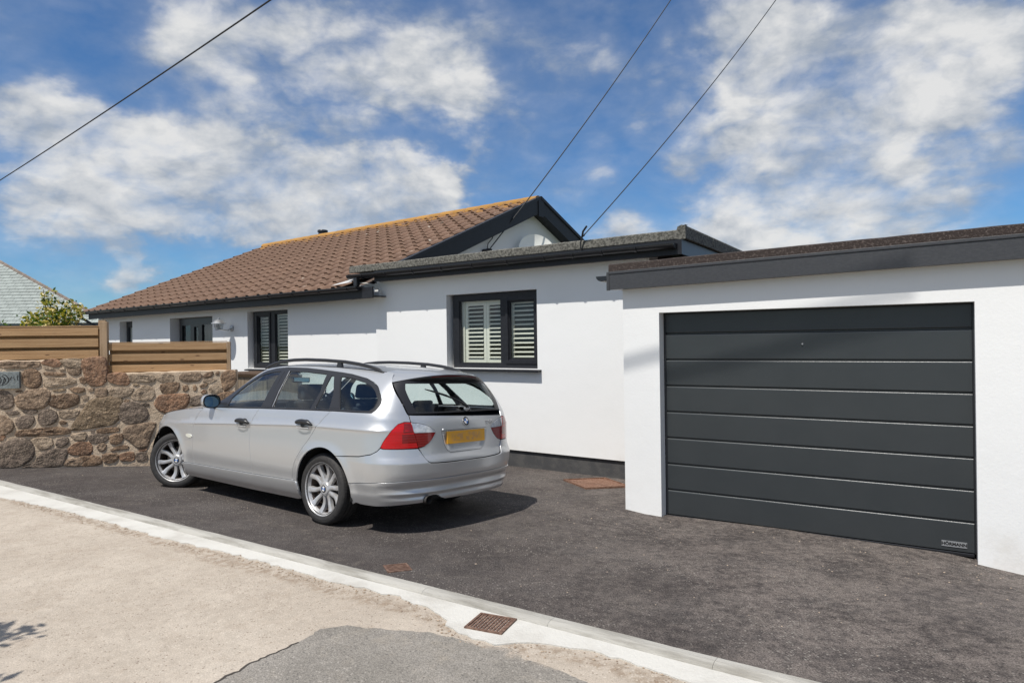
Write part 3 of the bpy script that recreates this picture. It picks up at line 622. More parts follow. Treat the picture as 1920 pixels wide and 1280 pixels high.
pg('gutter', g, M_GUT, smooth=50)
# door: eight ribbed panels, each a piece of its own
M_DOOR = pm('door_grey', (.034, .039, .042), (.038, .043, .046), 3, .30, .06, 260, lo=.3, hi=.7); M_RIB = pm('rib_highlight', (.16, .18, .195), None, 1, .22, spec=1.0)
door = pg('garage_door', MB().box(.40, 2.985, .175, .19, -.12, 1.93), M_GUT)
J = [.141+.2637*i for i in range(7)]
zs = [-.118]+J+[1.935]; fst = None
for i in range(8):
    z0, z1 = zs[i], zs[i+1]
    pr = [(.150, z0), (.131, z0+.004), (.130, z0+.006), (.130, z0+.010), (.130, z1-.032), (.130, z1-.025), (.1308, z1-.0205), (.133, z1-.0165), (.1365, z1-.0138), (.141, z1-.0125), (.150, z1-.0120), (.150, z1-.001)]
    g = MB(); rows = [[(x, d, z) for d, z in pr] for x in (.412, 2.978)]; g.grid(rows); g.add(rows[0], [tuple(range(len(pr)))]); g.add(rows[1], [tuple(range(len(pr)-1, -1, -1))])
    obj('door_panel', g, M_DOOR, door, FG, smooth=50)
g = MB()
g.box(.388, .410, .128, .17, -.12, 1.93); obj('door_jamb', g, M_GUT, door, FG); g = MB(); g.box(2.980, 2.993, .128, .17, -.12, 1.93); obj('door_jamb', g, M_GUT, door, FG)
g = MB(); g.box(.412, 2.978, .126, .165, -.150, -.121); obj('bottom_seal', g, M_GUT, door, FG, bev=.005)
g = MB(); g.lathe([(.001, -.012), (.006, -.011), (.010, -.004), (.011, .004)], 14, 'y', c=(1.70, .128, 1.60)); obj('lock_knob', g, M_ZINC, door, FG, smooth=True)
pl = MB(); pl.box(2.752, 2.928, .1245, .1296, -.082, -.036); plate = obj('name_plate', pl, pm('brushed_plate', (.30, .31, .32), None, 1, .4, metallic=.3), door, FG)
def text(name, body, size, M, mat, parent, ext=.0008, off=.0, xs=1., align='CENTER'):
    cu = bpy.data.curves.new(name, 'FONT'); cu.body = body; cu.size = size; cu.extrude = ext; cu.offset = off; cu.align_x = align; cu.align_y = 'CENTER'; cu.resolution_u = 3
    o = bpy.data.objects.new(name, cu); COL.objects.link(o); o.matrix_world = M; bpy.context.view_layer.update()
    me = bpy.data.meshes.new_from_object(o.evaluated_get(bpy.context.evaluated_depsgraph_get())); bpy.data.objects.remove(o); bpy.data.curves.remove(cu)
    me.name = name; me.materials.clear(); me.materials.append(mat); q = bpy.data.objects.new(name, me); COL.objects.link(q); q.parent = parent
    q.matrix_basis = wm(parent).inverted() @ M @ Matrix.Scale(xs, 4, (1, 0, 0)); return q
M_INK = pm('black_print', (.012, .012, .013), None, 1, .6)
UP = Matrix.Rotation(R(90), 4, 'X')
text('lettering', 'H\u00d6RMANN', .034, FG @ Matrix.Translation((2.84, .1238, -.0595)) @ UP, M_INK, door, off=.0016, xs=1.0)
# ------------------------------------------------------------------ stone wall
swall = thing('stone_wall', 'brown rubble stone wall with pale mortar, stepped down below the timber fence', 'wall', (-6.718, 8.719, .05))
M_MORT = pm('lime_mortar', (.54, .425, .31), (.42, .325, .23), 5, .95, .8, 45, coord='Object')
WT = [(-2.6, 1.50), (-.02, 1.50), (.6, 1.493), (1.19, 1.505), (1.205, 1.50), (1.215, 1.300), (1.9, 1.306), (2.5, 1.312), (2.885, 1.308)]
g = MB(); n_ = 120
us = sorted(set(list(np.linspace(-2.6, 2.87, n_))+[1.204, 1.216])); zt = lambda u: interp(u, [q[0] for q in WT], [q[1] for q in WT])
rows = []
for u in us:
    top = zt(u)-.012+.010*noise.noise(Vector((u*7, 0, 3)))
    r = []
    for k in range(19):
        z = -.35+(top+.35)*k/18; r.append((u, -.002+.010*noise.noise(Vector((u*6, z*6, 0)))+.006*noise.noise(Vector((u*19, z*19, 4))), z))
    r += [(u, .05, top+.012+.008*noise.noise(Vector((u*9, 5, 0)))), (u, .30, top+.010), (u, .36, top-.02), (u, .36, -.35)]
    rows.append(r)
g.grid(rows); g.add(rows[0], [tuple(range(len(rows[0])))]); g.add(rows[-1], [tuple(range(len(rows[0])-1, -1, -1))])
obj('mortar', g, M_MORT, swall, FW, smooth=60)
TONES = [((.26, .165, .100), (.125, .076, .045)), ((.32, .225, .15), (.165, .112, .074)), ((.30, .165, .095), (.15, .082, .048)), ((.22, .165, .125), (.10, .074, .055)), ((.38, .29, .205), (.21, .152, .102)), ((.28, .20, .125), (.14, .096, .055))]
M_ST = [pm('granite_%s' % w_, a, b_, 11, .88, 1., 26, lo=.38, hi=.62, rnd=.14, detail=12, bdist=.035) for w_, (a, b_) in zip(('brown', 'tan', 'rust', 'grey', 'pale', 'olive'), TONES)]
for m_ in M_ST:      # crystals and lighter lichen flecks
    t, b = nt(m_); gp = t.new('ShaderNodeNewGeometry').outputs['Position']; base = b.inputs['Base Color'].links[0].from_socket
    f = t.noise(gp, 75, 3, .7); base = t.mix(t.ramp(f.outputs[0], .54, .68, 0, .6), base, (.48, .38, .28)); base = t.mix(t.ramp(f.outputs[0], .44, .34, 0, .6), base, (.05, .038, .03)); t.link(base, b.inputs['Base Color'])
STONES = """1.6,149.2 21.2,148.2 32.7,147.9 46.3,147.7 32.6,141.3 26.3,139.6 1.5,140.5;34.7,141.8 37.9,145.4 46.8,147 48.9,142.7 44.7,140.4 37.8,140;47.4,145.8 53.7,149.9 63.3,150.7 68.6,149 72.3,144 69.6,140.4 63.2,140 56.3,142.6;50,142.7 55.8,142 61.6,138.8 65.8,137.5 58.9,136.1 51.5,137.8;70.2,149.6 80.4,150.6 95,150.3 96,144.1 95.5,139.8 80.3,139.6 73.9,142.8;69.1,139.2 77.1,139.3 77,135.4 72.2,133.6 69,136.8;78.2,139 95.4,138.6 94.8,130 91,127.6 83.4,128.4 78.6,133.5;26.7,131.2 30.5,136.5 34.7,138.2 41.5,136.8 46.2,133.1 48.2,125.7 47,117.2 43.8,113.1 34.9,114 29.2,117.8 27.2,123.9;50.4,133 54.1,133.8 61.5,133.3 75.9,131.7 76.4,128.6 61.5,128.7 53,128.9;53.5,125 74.8,125 88.7,122.8 88.7,118.4 79,116.9 68.8,114.7 56,113.9 51.8,116.5;92,125.1 96.4,126.9 100.2,123.7 102.8,119.3 99,115.7 93,117.7;17.7,109.7 22.9,111.3 28.6,110.2 24.9,107.6 18.7,107.3;1.2,109.6 10.4,109.3 16,104.3 17,97.1 15.9,89.3 11.2,87.7 0.9,88.1;24.4,105.9 32.2,109.2 40.6,110.8 53.3,110.7 56.4,106 55.8,96.9 53,89 47.7,86.8 27.8,87 21.6,89.7 19.6,97 21.2,102.9;60.2,109.5 66,110.6 76.8,110.8 76.2,108.4 69.2,107.4 62.3,107.3;80,111.9 90.8,112.2 99.5,111.9 99.9,106.4 92.9,104.8 84.2,105.7;58.5,102.9 63.8,104.5 65.9,101.4 63.8,99 59,98.6;67,102 74.5,104.1 90.7,101.8 90.6,94.4 89.4,89.5 79.7,86.8 70,85.3 56.2,91.4 62.7,96.6;92.8,100.4 99.4,102.1 104.3,101.3 104.2,94.5 96,93.5;90,89.5 98.7,91.6 102.5,88.4 98.6,86 91.6,86.3;6.5,82.9 11.2,83.9 20.5,83.6 23.6,81 20.4,78.4 10.1,78.3;24.6,84.6 34.6,85.4 44,83.8 44,80.2 36.1,78.4 28.8,80.2;45,78.9 49.3,83 58.3,83.8 65.1,79.9 66.1,74.3 65,67.1 57,63.8 46.4,64.9 44.4,70.4;69.4,82.2 79.6,82.4 92.6,81.2 90.4,77 86,71.6 73.1,72.2 68.3,74.3;67.1,67 72.5,69.8 79.4,66.1 76.2,63.2 68.7,63.2;18.7,68.5 19.8,73.9 28.7,76.6 39.2,76.1 39.6,70.6 36.9,65.3 33.8,60.6 20.2,61.8;0.8,78.4 10,74.4 15.6,68.7 17.1,64.4 14.5,57.3 7.7,53.4 0.5,53.2;0.5,52.6 4.6,53 8.2,51 3.5,45.8 0.4,43.6;22.2,57.5 36.9,58.6 50.6,59.8 68.6,59.5 78.3,56.6 78.2,51.1 52.6,50 22.2,50.3 20.1,52.2;0.3,38.8 9.6,42.5 21.1,47.3 33.6,43.7 37.6,34.3 37.5,25.3 32.2,17.7 21.7,11.7 0,11.3;36.7,45.3 47.3,47.8 59.4,45.3 61.5,37.9 56.6,32.7 45,30.3 41.9,37.7;64.1,37.2 65.8,43.8 71.2,47.2 78.7,45.6 79.7,40.6 76.4,35.3 69.9,33.2 64.6,34.1;42.7,20.7 45.9,25.4 57.6,30.2 73.7,30.5 77.4,27.8 73.5,20.1 71.8,8.6 52.1,8.6 24.8,10.3 36.4,14.4 44.8,16.9;80.9,48.5 90.1,50.5 99.3,51.9 100.9,48.1 100.3,40.8 92.6,39.9 84.6,42.8;78.5,30.2 84.5,35.4 93.2,38.7 104,36.8 106.6,26.8 103.8,21.4 84.3,21.9 78.4,25.3;72.4,12.8 78.9,16.7 89.7,17.9 96.2,18.1 95,7.1 73.4,7.8;95.3,145.4 100.2,149 111.7,150.6 122.2,150.4 124.3,142.9 124.7,130.4 124,120.5 119.5,115.7 106.4,115.4 102.6,119.3 100.5,126.1 98.4,135.4;126.9,129.1 135.2,130.2 148.6,129.2 151.9,123.5 152.9,117.2 150.6,113.5 142.8,114.3 128.4,118.5 126.2,122.9;153.1,127.2 162.6,127.6 182.5,125.8 184.7,121.3 183,117.6 168.2,118 155.2,117.1;185.9,126.3 194,128.7 207.8,126.4 208.9,119.4 204.8,115.6 187.6,118.7;155.7,115.8 161.4,116.9 167,113 161.9,111.2 156.8,112.7;100.9,110.7 110.7,111 110.1,106 103.5,105;111.8,110.3 125.5,110.5 127.1,105.5 125.9,98 111.6,99.2;128.8,106.7 132.7,110.3 145.6,109.9 158.5,109.5 155.6,102.6 151.6,98.4 140.4,96.9 131.5,99.1;154.4,97 162.4,105.6 170.9,112.2 177.8,112 182.3,106.2 184.5,98.5 179.8,93.6 159.4,93.1;145.3,92.3 148.2,94.8 153.8,93.9 153.2,89.6 146.4,89.2;165.5,87.8 170.7,89.5 178,88 176.9,83.6 172.3,83.2;84,57 89.5,67.2 96.1,76.8 105.5,92.5 120.4,95.6 141.5,96.7 141.4,89.9 138.5,78.7 137.8,68.8 132.2,62.1 109,59.5 92.6,56.6;140.2,78.7 141.9,86.1 150.9,89.5 163.9,88.4 172.3,79.9 175.6,72.2 172.7,66 159,60.9 147.8,63.3 141.2,69.2;191.3,113.3 205.1,114.8 214.4,115.2 214.9,108.8 212.5,102.5 204.4,100.2 194,101.2;190.5,97.5 209.6,98.1 225.3,97.6 225.8,88.6 222.8,81 212.2,76.3 198.3,73.7 192.5,77.1 184.6,85.7;104,54.2 110.6,54.5 110.5,50.7 104.5,49.8;112.8,55 125.4,56.2 139.9,56.2 139.3,50.6 125.4,49.4 113.2,49.4;102.8,41.9 104.2,48 114.3,48.4 125.3,46.3 126.4,41.9 123,38.3 110.9,36.8 104.1,37.8;128.6,45.5 135.3,47.6 143.7,48.5 145,40.9 141.9,34.8 135.1,32.7 128.5,35.5;111.9,30.8 114.2,35.7 120.8,36.6 124.1,34.5 123.4,27.1 119.5,24.2 114.1,25.8;128.4,25.6 134,29.6 145.2,31.8 150.8,29.9 150.7,26.8 137.3,25.7 129.5,24.3;146.6,53.3 152.2,56.8 166.3,59.3 184.5,59.1 179.3,48.6 175.7,39.3 174.5,28.6 163.1,27.4 153.1,39.2 146.4,40.8;161.9,23.7 168.8,26.4 174.5,27.4 174.4,22.3 163.6,22.3;118.9,20.5 136.1,20.8 138.9,18.7 137.1,11.3 127.1,8.2 119.9,10.5;140,19.9 157.4,22 158.1,10.1 140.4,10.5;159.6,20.6 173.2,21.1 173.1,8.5 160.1,9.3;92.2,19.6 103.1,20.8 114.5,18.3 117.2,13.8 118.2,8.1 92.5,6.6;215.1,124.8 223.3,127.7 239.8,128.6 242.7,125.3 243.6,121.4 239.7,116.4 223.2,116.2 215.7,120.3;245.1,123.3 250.5,128.3 258.8,130.7 260,126.1 256.3,120.7 245.3,121;261.2,126.8 266,130.5 267.8,129.2 267.1,122.7 261.2,124.8;269.3,125.3 276.2,129.6 288.3,128.7 288.5,115.6 282.6,107.3 272.9,101.1 270.9,111.6 268.9,119.4;245,118.8 259.9,119.7 264.1,117.6 255,112.4 245,114.9;252.5,104.4 257.4,110 265.8,110.4 270.5,106.4 270.2,101.2 266.8,98.7 254.9,100.4;239.6,109.9 246.7,112.9 251.5,113.5 252.6,110.2 246.6,106.5 241.9,106.7;217.9,111.2 226.7,112.9 228.3,105.2 224.8,102.1 218.9,102.9;231.3,110.2 236.1,112.6 238.7,107.4 237.1,101.7 232.4,102.5;241.2,100.2 246,105.2 250.8,103.1 250.7,99.3 244.7,97.5;230.6,94.8 243,96.3 251.2,95.4 248.8,86.4 240.4,82.9 228.6,82.7;226.3,79.6 248.7,80.6 260.5,74.3 242.6,64.1 227.9,66.7;198.8,68 222.7,74.6 224.8,59.8 201.6,59.6;263.8,96.2 284.9,100.7 287.1,78.5 266.5,75.4;253.3,66.9 284.6,72.1 285.6,55.1 254.3,55.9;228.4,62.8 250.2,61.9 250.1,52.2 228.3,51.9"""
polys = [[tuple(float(c)/100 for c in q.split(',')) for q in p.split()] for p in STONES.split(';')]
base_n = len(polys)
for p in polys[:base_n]:      # the wall runs on to the left of the picture
    q = [(u-2.74, z+(.19 if u > 1.25 and z > .9 else 0)) for u, z in p]; um, zm = max(u for u, _ in q), max(z for _, z in q)
    if um < -.01 and zm < 1.5 and not (um > -.92 and zm > 1.12): polys.append(q)
polys += [[(-.02-.16*k, 1.38), (-.14-.16*k, 1.37), (-.15-.16*k, 1.47), (-.08-.16*k, 1.49), (-.02-.16*k, 1.48)] for k in range(6)]
RED = {2, 27, 34, 58, 60, 72, 37, 36, 50}; PALE = {3, 4, 9, 36, 38, 33, 39}; DARKS = {31, 48, 12, 25, 61, 29}
for k, p in enumerate(polys):
    c = Vector((sum(q[0] for q in p)/len(p), sum(q[1] for q in p)/len(p))); q_ = []
    for a, b_ in zip(p, p[1:]+p[:1]):
        a, b_ = Vector(a), Vector(b_); L = (b_-a).length; m_ = max(1, round(L/.06))
        for i in range(m_):
            v = a.lerp(b_, i/m_); 
            if i: v = v+(v-c).normalized()*random.uniform(-.004, .008)
            q_.append(v)
    # round the corners a little
    q_ = [(q_[i-1]*.2+q_[i]*.6+q_[(i+1) % len(q_)]*.2) for i in range(len(q_))]
    size = math.sqrt(abs(sum(a.x*b_.y-b_.x*a.y for a, b_ in zip(q_, q_[1:]+q_[:1])))/2)
    dep = min(.026, .012+.05*size)*random.uniform(.75, 1.15); n_ = len(q_)
    g = MB(); rings = []
    for sc, d in ((1.18, .03), (1.16, -dep*.35), (1.10, -dep*.82), (.96, -dep*1.0), (.50, -dep*1.02)):
        rings.append([(c.x+(v.x-c.x)*sc, d+(0 if sc > 1 else (.018*noise.noise(Vector((v.x*11*sc, v.y*11, k)))+.010*noise.noise(Vector((v.x*34*sc, v.y*34, k))))*min(1, size*5)), c.y+(v.y-c.y)*sc) for v in q_])
    for r_ in rings: r_.append(r_[0])
    g.grid(rings); g.add([rings[-1][i] for i in range(n_)]+[(c.x, -dep*.97, c.y)], [(i, (i+1) % n_, n_) for i in range(n_)])
    mi = 2 if k in RED else 4 if k in PALE else 3 if k in DARKS else random.choice((0, 0, 1, 1, 0, 5, 3, 4))
    obj('stone', g, M_ST[mi], swall, FW, smooth=38)
# carved slate plaque, its last letters in view
pq = thing('name_plaque', 'grey slate plaque with black gothic letters at the left picture edge', 'plaque', FW @ Vector((.0, -.03, 1.24)))
g = MB(); g.box(-.86, .248, -.045, .02, 1.132, 1.354); obj('slate', g, pm('plaque_slate', (.20, .225, .225), (.155, .175, .175), 14, .8, .5, 40), pq, FW, bev=.004)
g = MB()
def stroke(pts, w0, w1=None):
    w1 = w1 or w0; P = [Vector(p) for p in pts]; row = []
    for i, p in enumerate(P):
        t_ = (P[min(i+1, len(P)-1)]-P[max(i-1, 0)]).normalized(); n_ = Vector((-t_.y, t_.x)); w = w0+(w1-w0)*math.sin(math.pi*i/(len(P)-1))
        row.append([(p.x+n_.x*w, -.0462, p.y+n_.y*w), (p.x-n_.x*w, -.0462, p.y-n_.y*w)])
    g.grid(row)
Z0 = 1.354
def px_(x, y): return (x/1862*160/37.5*.225+.023, Z0-(y-355)/375*.222)
def arcp(x, y0, y1, bulge, k=9): return [px_(x+bulge*math.sin(math.pi*i/(k-1)), y0+(y1-y0)*i/(k-1)) for i in range(k)]
stroke(arcp(60, 440, 640, 75), .0015, .007); stroke(arcp(130, 430, 640, 80), .0015, .008); stroke(arcp(-20, 430, 650, 60), .0015, .007)
stroke([px_(-30, 655), px_(70, 650), px_(150, 620)], .002, .003); stroke([px_(50, 450), px_(110, 480), px_(95, 560), px_(60, 640)], .002, .006); stroke([px_(70, 430), px_(130, 425), px_(170, 450)], .002, .005)
stroke([px_(230, 525), px_(285, 495), px_(270, 470), px_(240, 500), px_(240, 540), px_(285, 545)], .002, .004)
stroke([px_(345, 480), px_(312, 475), px_(318, 510), px_(345, 530), px_(338, 555), px_(308, 550)], .002, .004)
stroke([px_(405, 430), px_(398, 480), px_(398, 540), px_(420, 552)], .003, .005); stroke([px_(375, 470), px_(425, 462)], .002, .003)
stroke([px_(-120, 470), px_(-90, 560), px_(-120, 640)], .002, .006)
obj('lettering', g, M_INK, pq, FW)

# ------------------------------------------------------------------ fences on the wall
def board(par, u0, u1, z0, z1, d, tilt=0., m=None):
    L, h_, th = u1-u0, z1-z0, .020
    g = MB(); k = max(4, int(L/.25)); rows = []
    for i in range(k+1):
        x = L*i/k; w_ = .0015*noise.noise(Vector((x*2, z0*20, d*30)))
        rows.append([(x, -th/2, w_), (x, -th/2, h_+w_), (x, th/2, h_+w_), (x, th/2, w_), (x, -th/2, w_)])
    g.grid(rows); g.add(rows[0][:4], [(0, 1, 2, 3)]); g.add(rows[-1][:4], [(3, 2, 1, 0)])
    o = obj('board', g, m or M_WOOD, par, mesh_local=True, bev=.003)
    o.matrix_basis = wm(par).inverted() @ FW @ Matrix.Translation((u0, d, z0)) @ Matrix.Rotation(tilt, 4, 'Y'); return o
def post(par, u0, u1, d0, d1, z0, z1):
    g = MB(); g.box(0, u1-u0, 0, d1-d0, 0, z1-z0)
    o = obj('post', g, pm('post_timber', (.36, .25, .155), (.27, .18, .10), 3, .75, .25, 40, rnd=.1, stretch=(10, 10, .6)) if 'post_timber' not in bpy.data.materials else bpy.data.materials['post_timber'], par, mesh_local=True, bev=.004)
    o.matrix_basis = wm(par).inverted() @ FW @ Matrix.Translation((u0, d0, z0)); return o
fa = thing('timber_fence', 'taller section of horizontal timber board fence beside the leafy shrub', 'fence', FW @ Vector((0, .14, 1.5)))
for k in range(4): board(fa, -2.5, 1.125, 1.823-.157*k, 1.935-.157*k, .115)
for k in range(4): board(fa, -2.5, 1.145, 1.752-.157*k, 1.840-.157*k, .205)
g = MB(); g.box(-2.5, 1.147, .10, .185, 1.936, 1.952); obj('capping', g, M_WOOD, fa, FW, bev=.003)
post(fa, 1.149, 1.239, .085, .175, .9, 2.005); post(fa, 1.10, 1.19, .20, .26, .9, 2.03); post(fa, -1.0, -.91, .18, .27, .9, 1.93)
fb_ = thing('timber_fence', 'lower section of horizontal timber board fence on the stone wall in front of the house', 'fence', FW @ Vector((2, .14, 1.3)))
for k in range(3): board(fb_, 1.242, 2.750, 1.611-.151*k, 1.708-.151*k, .135, .0035)
for k in range(3): board(fb_, 1.235, 2.752, 1.541-.151*k, 1.628-.151*k, .220, .0035)
g = MB(); g.box(1.242, 2.752, .125, .195, 1.709, 1.722); o_ = obj('capping', g, M_WOOD, fb_, FW, bev=.003)
post(fb_, 2.754, 2.800, .118, .20, .9, 1.712)

# ------------------------------------------------------------------ timber store under the window, seen through the car
bx = thing('storage_box', 'timber clad storage box standing under the house window behind the car', 'storage box', FH @ Vector((-3.0, -.4, -.45)))
for i in range(13):
    g = MB(); g.box(-3.58+i*.105, -3.58+i*.105+.099, -.72, -.70, -.5, 1.09); obj('board', g, M_WOODD, bx, FH, bev=.003)
g = MB(); g.box(-3.57, -2.22, -.69, -.05, -.5, 1.08); obj('carcass', g, M_WOODD, bx, FH)
g = MB(); g.box(-3.66, -2.16, -.78, -.03, 1.10, 1.135); obj('lid', g, pm('brown_lid', (.10, .06, .035), (.07, .045, .03), 5, .7), bx, FH, bev=.004)
g = MB(); g.box(-3.63, -2.19, -.75, -.05, 1.06, 1.099); obj('rail', g, M_WOOD, bx, FH)

# ------------------------------------------------------------------ coach lamp on the house wall
lp = thing('wall_lantern', 'pale metal coach lantern on the house wall beside the dark entrance', 'wall lantern', FH @ Vector((-4.62, 0, 2.0)))
lx, ld, lz = -4.62, -.30, 2.055
g = MB(); g.lathe([(.001, -.03), (.05, -.03), (.068, -.018), (.07, -.002)], 20, 'y', c=(-4.62, 0, 2.02)); obj('wall_plate', g, M_ZINC, lp, FH, smooth=40)
g = MB(); g.tube([(-4.62, -.02, 2.02), (-4.62, -.10, 1.975), (-4.62, -.20, 1.985), (lx, ld, 2.01)], .014, 8); obj('bracket', g, M_ZINC, lp, FH, smooth=True)
g = MB(); g.lathe([(.001, .185), (.02, .18), (.024, .165), (.018, .15), (.06, .142), (.11, .098), (.150, .070), (.152, .062), (.1, .068), (.001, .07)], 24, c=(lx, ld, lz)); obj('hood', g, M_ZINC, lp, FH, smooth=40)
g = MB(); g.lathe([(.088, .066), (.066, -.062)], 16, c=(lx, ld, lz)); obj('glass', g, glass_mat('lamp_glass', (.8, .82, .82), 1.3), lp, FH, smooth=True)
g = MB()
for k in range(6):
    a_ = k*math.pi/3; g.tube([(lx+.09*math.cos(a_), ld+.09*math.sin(a_), lz+.066), (lx+.068*math.cos(a_), ld+.068*math.sin(a_), lz-.064)], .006, 5)
g.lathe([(.075, -.058), (.078, -.066), (.06, -.078), (.001, -.085)], 20, c=(lx, ld, lz)); g.lathe([(.094, .02), (.098, .014), (.094, .008)], 20, c=(lx, ld, lz-.01)); obj('cage', g, M_ZINC, lp, FH)
g = MB(); g.lathe([(.001, .05), (.022, .04), (.03, .01), (.018, -.03), (.018, -.06)], 14, c=(lx, ld, lz)); obj('bulb', g, M_WPLAST, lp, FH, smooth=True)

# ------------------------------------------------------------------ satellite dish on the gable
ds = thing('satellite_dish', 'cream satellite dish on the gable wall behind the flat roof', 'satellite dish', FH @ Vector((-.54, 4.9, 3.2)))
DM = FH @ Matrix.Translation((-.10, 4.93, 3.70)) @ Matrix.Rotation(R(-30), 4, 'Z') @ Matrix.Rotation(R(-20), 4, 'Y')
g = MB(); g.lathe([(.001, -.11), (.2, -.09), (.36, -.04), (.465, .0), (.475, .006), (.465, -.012), (.36, -.055), (.2, -.105), (.001, -.125)], 40, 'x'); obj('reflector', g, pm('cream_paint', (.80, .80, .74), None, 1, .4), ds, DM, smooth=50)
g = MB(); g.tube([(-.08, 0, -.42), (.1, 0, -.46), (.40, 0, -.10)], .014, 6); g.lathe([(.001, .36), (.03, .36), (.035, .46), (.001, .47)], 12, 'x', c=(0, 0, -.06)); obj('feed_arm', g, M_ZINC, ds, DM, smooth=True)
g = MB(); g.tube([(-.12, 0, 0), (-.34, .02, -.05)], .022, 8); obj('mount', g, M_ZINC, ds, DM)

# ------------------------------------------------------------------ overhead cables
def cable(label, pts, r, grp=None, sag=0., n=24):
    a, b_ = Vector(pts[0]), Vector(pts[-1]); P = []
    if len(pts) == 2:
        for i in range(n+1):
            t_ = i/n; p = a.lerp(b_, t_); p.z -= sag*4*t_*(1-t_); P.append(p)
    else: P = [Vector(p) for p in pts]
    g = MB(); g.tube(P, r, 7); o = obj('overhead_cable', g, M_CABLE, None, smooth=True); tag(o, label, 'cable', grp); return o
A1 = FH @ Vector((-.42, 3.60, 3.70)); A2 = FE @ Vector((-.475, -.235, 2.90))
c1 = cable('black cable rising from the roof gable to the top centre of the sky', [A1, (4.415, 18, 10.82)], .013, 'overhead cables', .12, 40)
c2 = cable('black cable rising steeply from the flat roof corner to the upper right sky', [A2+Vector((.02, -.05, .12)), (4.835, 12, 7.74)], .0075, 'overhead cables', .10, 40)
cable('thin dark cable crossing the upper left sky from edge to top', [(-16.7, 18.2, 4.62), (-.2, 5.2, 5.45)], .009, 'overhead cables', .12, 24)
ah = thing('cable_anchor', 'black cable bracket with wire tail on the flat roof edge', 'cable bracket', A2)
g = MB(); g.tube([A2+Vector((0, -.03, -.10)), A2+Vector((0, -.035, .05)), A2+Vector((.02, -.05, .12))], .010, 6); g.tube([A2+Vector((.02, -.05, .12)), A2+Vector((.05, -.05, .14)), A2+Vector((.06, -.06, .17))], .006, 6); obj('bracket', g, M_CABLE, ah)
g = MB(); g.tube([A2+Vector((.02, -.05, .12)), A2+Vector((.03, -.08, .19)), A2+Vector((.07, -.15, .245))], .014, 6); obj('clamp', g, M_CABLE, ah)
bh = thing('cable_anchor', 'small black cable clamp with curling tail on the gable wall', 'cable bracket', A1)
g = MB(); g.tube([FH @ Vector(p) for p in ((-.50, 3.44, 3.62), (-.46, 3.60, 3.66), (-.46, 3.66, 3.66))], .04, 8); obj('clamp', g, M_CABLE, bh)
g = MB(); g.tube([FH @ Vector(p) for p in ((-.48, 3.56, 3.68), (-.47, 3.58, 3.80), (-.46, 3.72, 3.93), (-.47, 3.76, 4.0), (-.50, 3.76, 4.05))], .010, 6); obj('wire', g, M_CABLE, bh)
# unseen heavy cable placed above the street to cast the garage door's soft shadow
for lab, q0, q1, D in (('heavy black cable placed over the drive for its shadow, above the picture', (.2, 1.235), (2.1, 1.70), 11.),):
    a = FG @ Vector((q0[0], .13, q0[1])) + to_sun*D; b_ = FG @ Vector((q1[0], .13, q1[1])) + to_sun*(D+1)
    dv = (b_-a).normalized(); cable(lab, [a-dv*.6, b_+dv*.6], .026)

# ------------------------------------------------------------------ neighbour's slate roof
nb = thing('slate_roofed_house', 'neighbouring house with pale slate roof and brown hip tiles at the left edge', 'house', (-17, 23, -.3))
Xc, Y0, ZE = -12.75, 21.0, 2.42; hv = Vector((-1., .5, .42)); pit = math.atan2(.42, .5)
FS = Matrix.Translation((Xc, Y0, ZE)) @ Matrix.Rotation(pit, 4, 'X')       # x right along the eaves, y up the slope
L_ = hv.yz.length; hx = lambda y: -y/L_
g = MB(); g.add([(-9, 0, -.02), (0, 0, -.02), (-9, 9*L_, -.02)], [(0, 1, 2)]); rf = obj('roof', g, pm('slate_backing', (.10, .11, .105)), nb, FS)  # dark plane under the slates, seen in their joints
M_SLATE = pm('pale_slate', (.29, .32, .30), (.23, .26, .245), 5, .6, .2, 40, rnd=.10)
EX, SW_ = .172, .30; sl0 = None; rfi = wm(rf).inverted(); cnt = 0
for r in range(30):
    y = r*EX
    xr = hx(y+EX*.5); x = -8.6+(.5*SW_ if r % 2 else 0)
    while x < xr:
        w_ = min(SW_, xr-x)-.010
        if w_ > .05 and x > -6.6:
            if sl0 is None:
                g = MB(); g.hexa([(0, -.01, .016), (1, -.01, .016), (1, EX+.06, -.004), (0, EX+.06, -.004)], [(0, -.01, .026), (1, -.01, .026), (1, EX+.06, .006), (0, EX+.06, .006)]); sl0 = obj('slate', g, M_SLATE, rf, mesh_local=True); o_ = sl0
            else: o_ = inst(sl0, rf, Matrix.Identity(4), 'slate')
            o_.matrix_basis = rfi @ FS @ Matrix.Translation((x, y, .003*random.random())) @ Matrix.Scale(w_, 4, (1, 0, 0))
        x += SW_
g0 = None
for k in range(16):
    p0 = Vector((Xc, Y0, ZE+.03))+hv*(k*.40); p1 = Vector((Xc, Y0, ZE+.03))+hv*(k*.40+.395)
    g = MB(); d_ = (p1-p0); sd = Vector((-.3, -1, 0)).normalized()
    rows = [[p+Vector((.13*math.sin(a_), -.13*math.sin(a_)*.3, .075*math.cos(a_)-.02)) for a_ in np.linspace(-1.7, 1.7, 7)] for p in (p0, p1)]
    g.grid(rows); g.add(rows[0], [tuple(range(7))]); g.add(rows[1], [tuple(range(7))]); obj('hip_tile', g, pm('hip_grey', (.16, .125, .105), (.22, .18, .155), 6, .85, rnd=.1) if k == 0 else bpy.data.materials['hip_grey'], rf)
g = MB(); q0 = Vector((Xc, Y0, ZE)); top = q0+hv*7; v_ = Vector((-.55, 1, -.35)); g.add([q0, top, top+v_*6, q0+v_*6], [(0, 1, 2, 3)]); obj('roof_side', g, M_SLATE, nb)
g = MB(); g.box(-25, Xc-.3, 21.25, 21.5, -.4, 2.36); obj('wall', g, pm('grey_render', (.36, .36, .37)), nb)
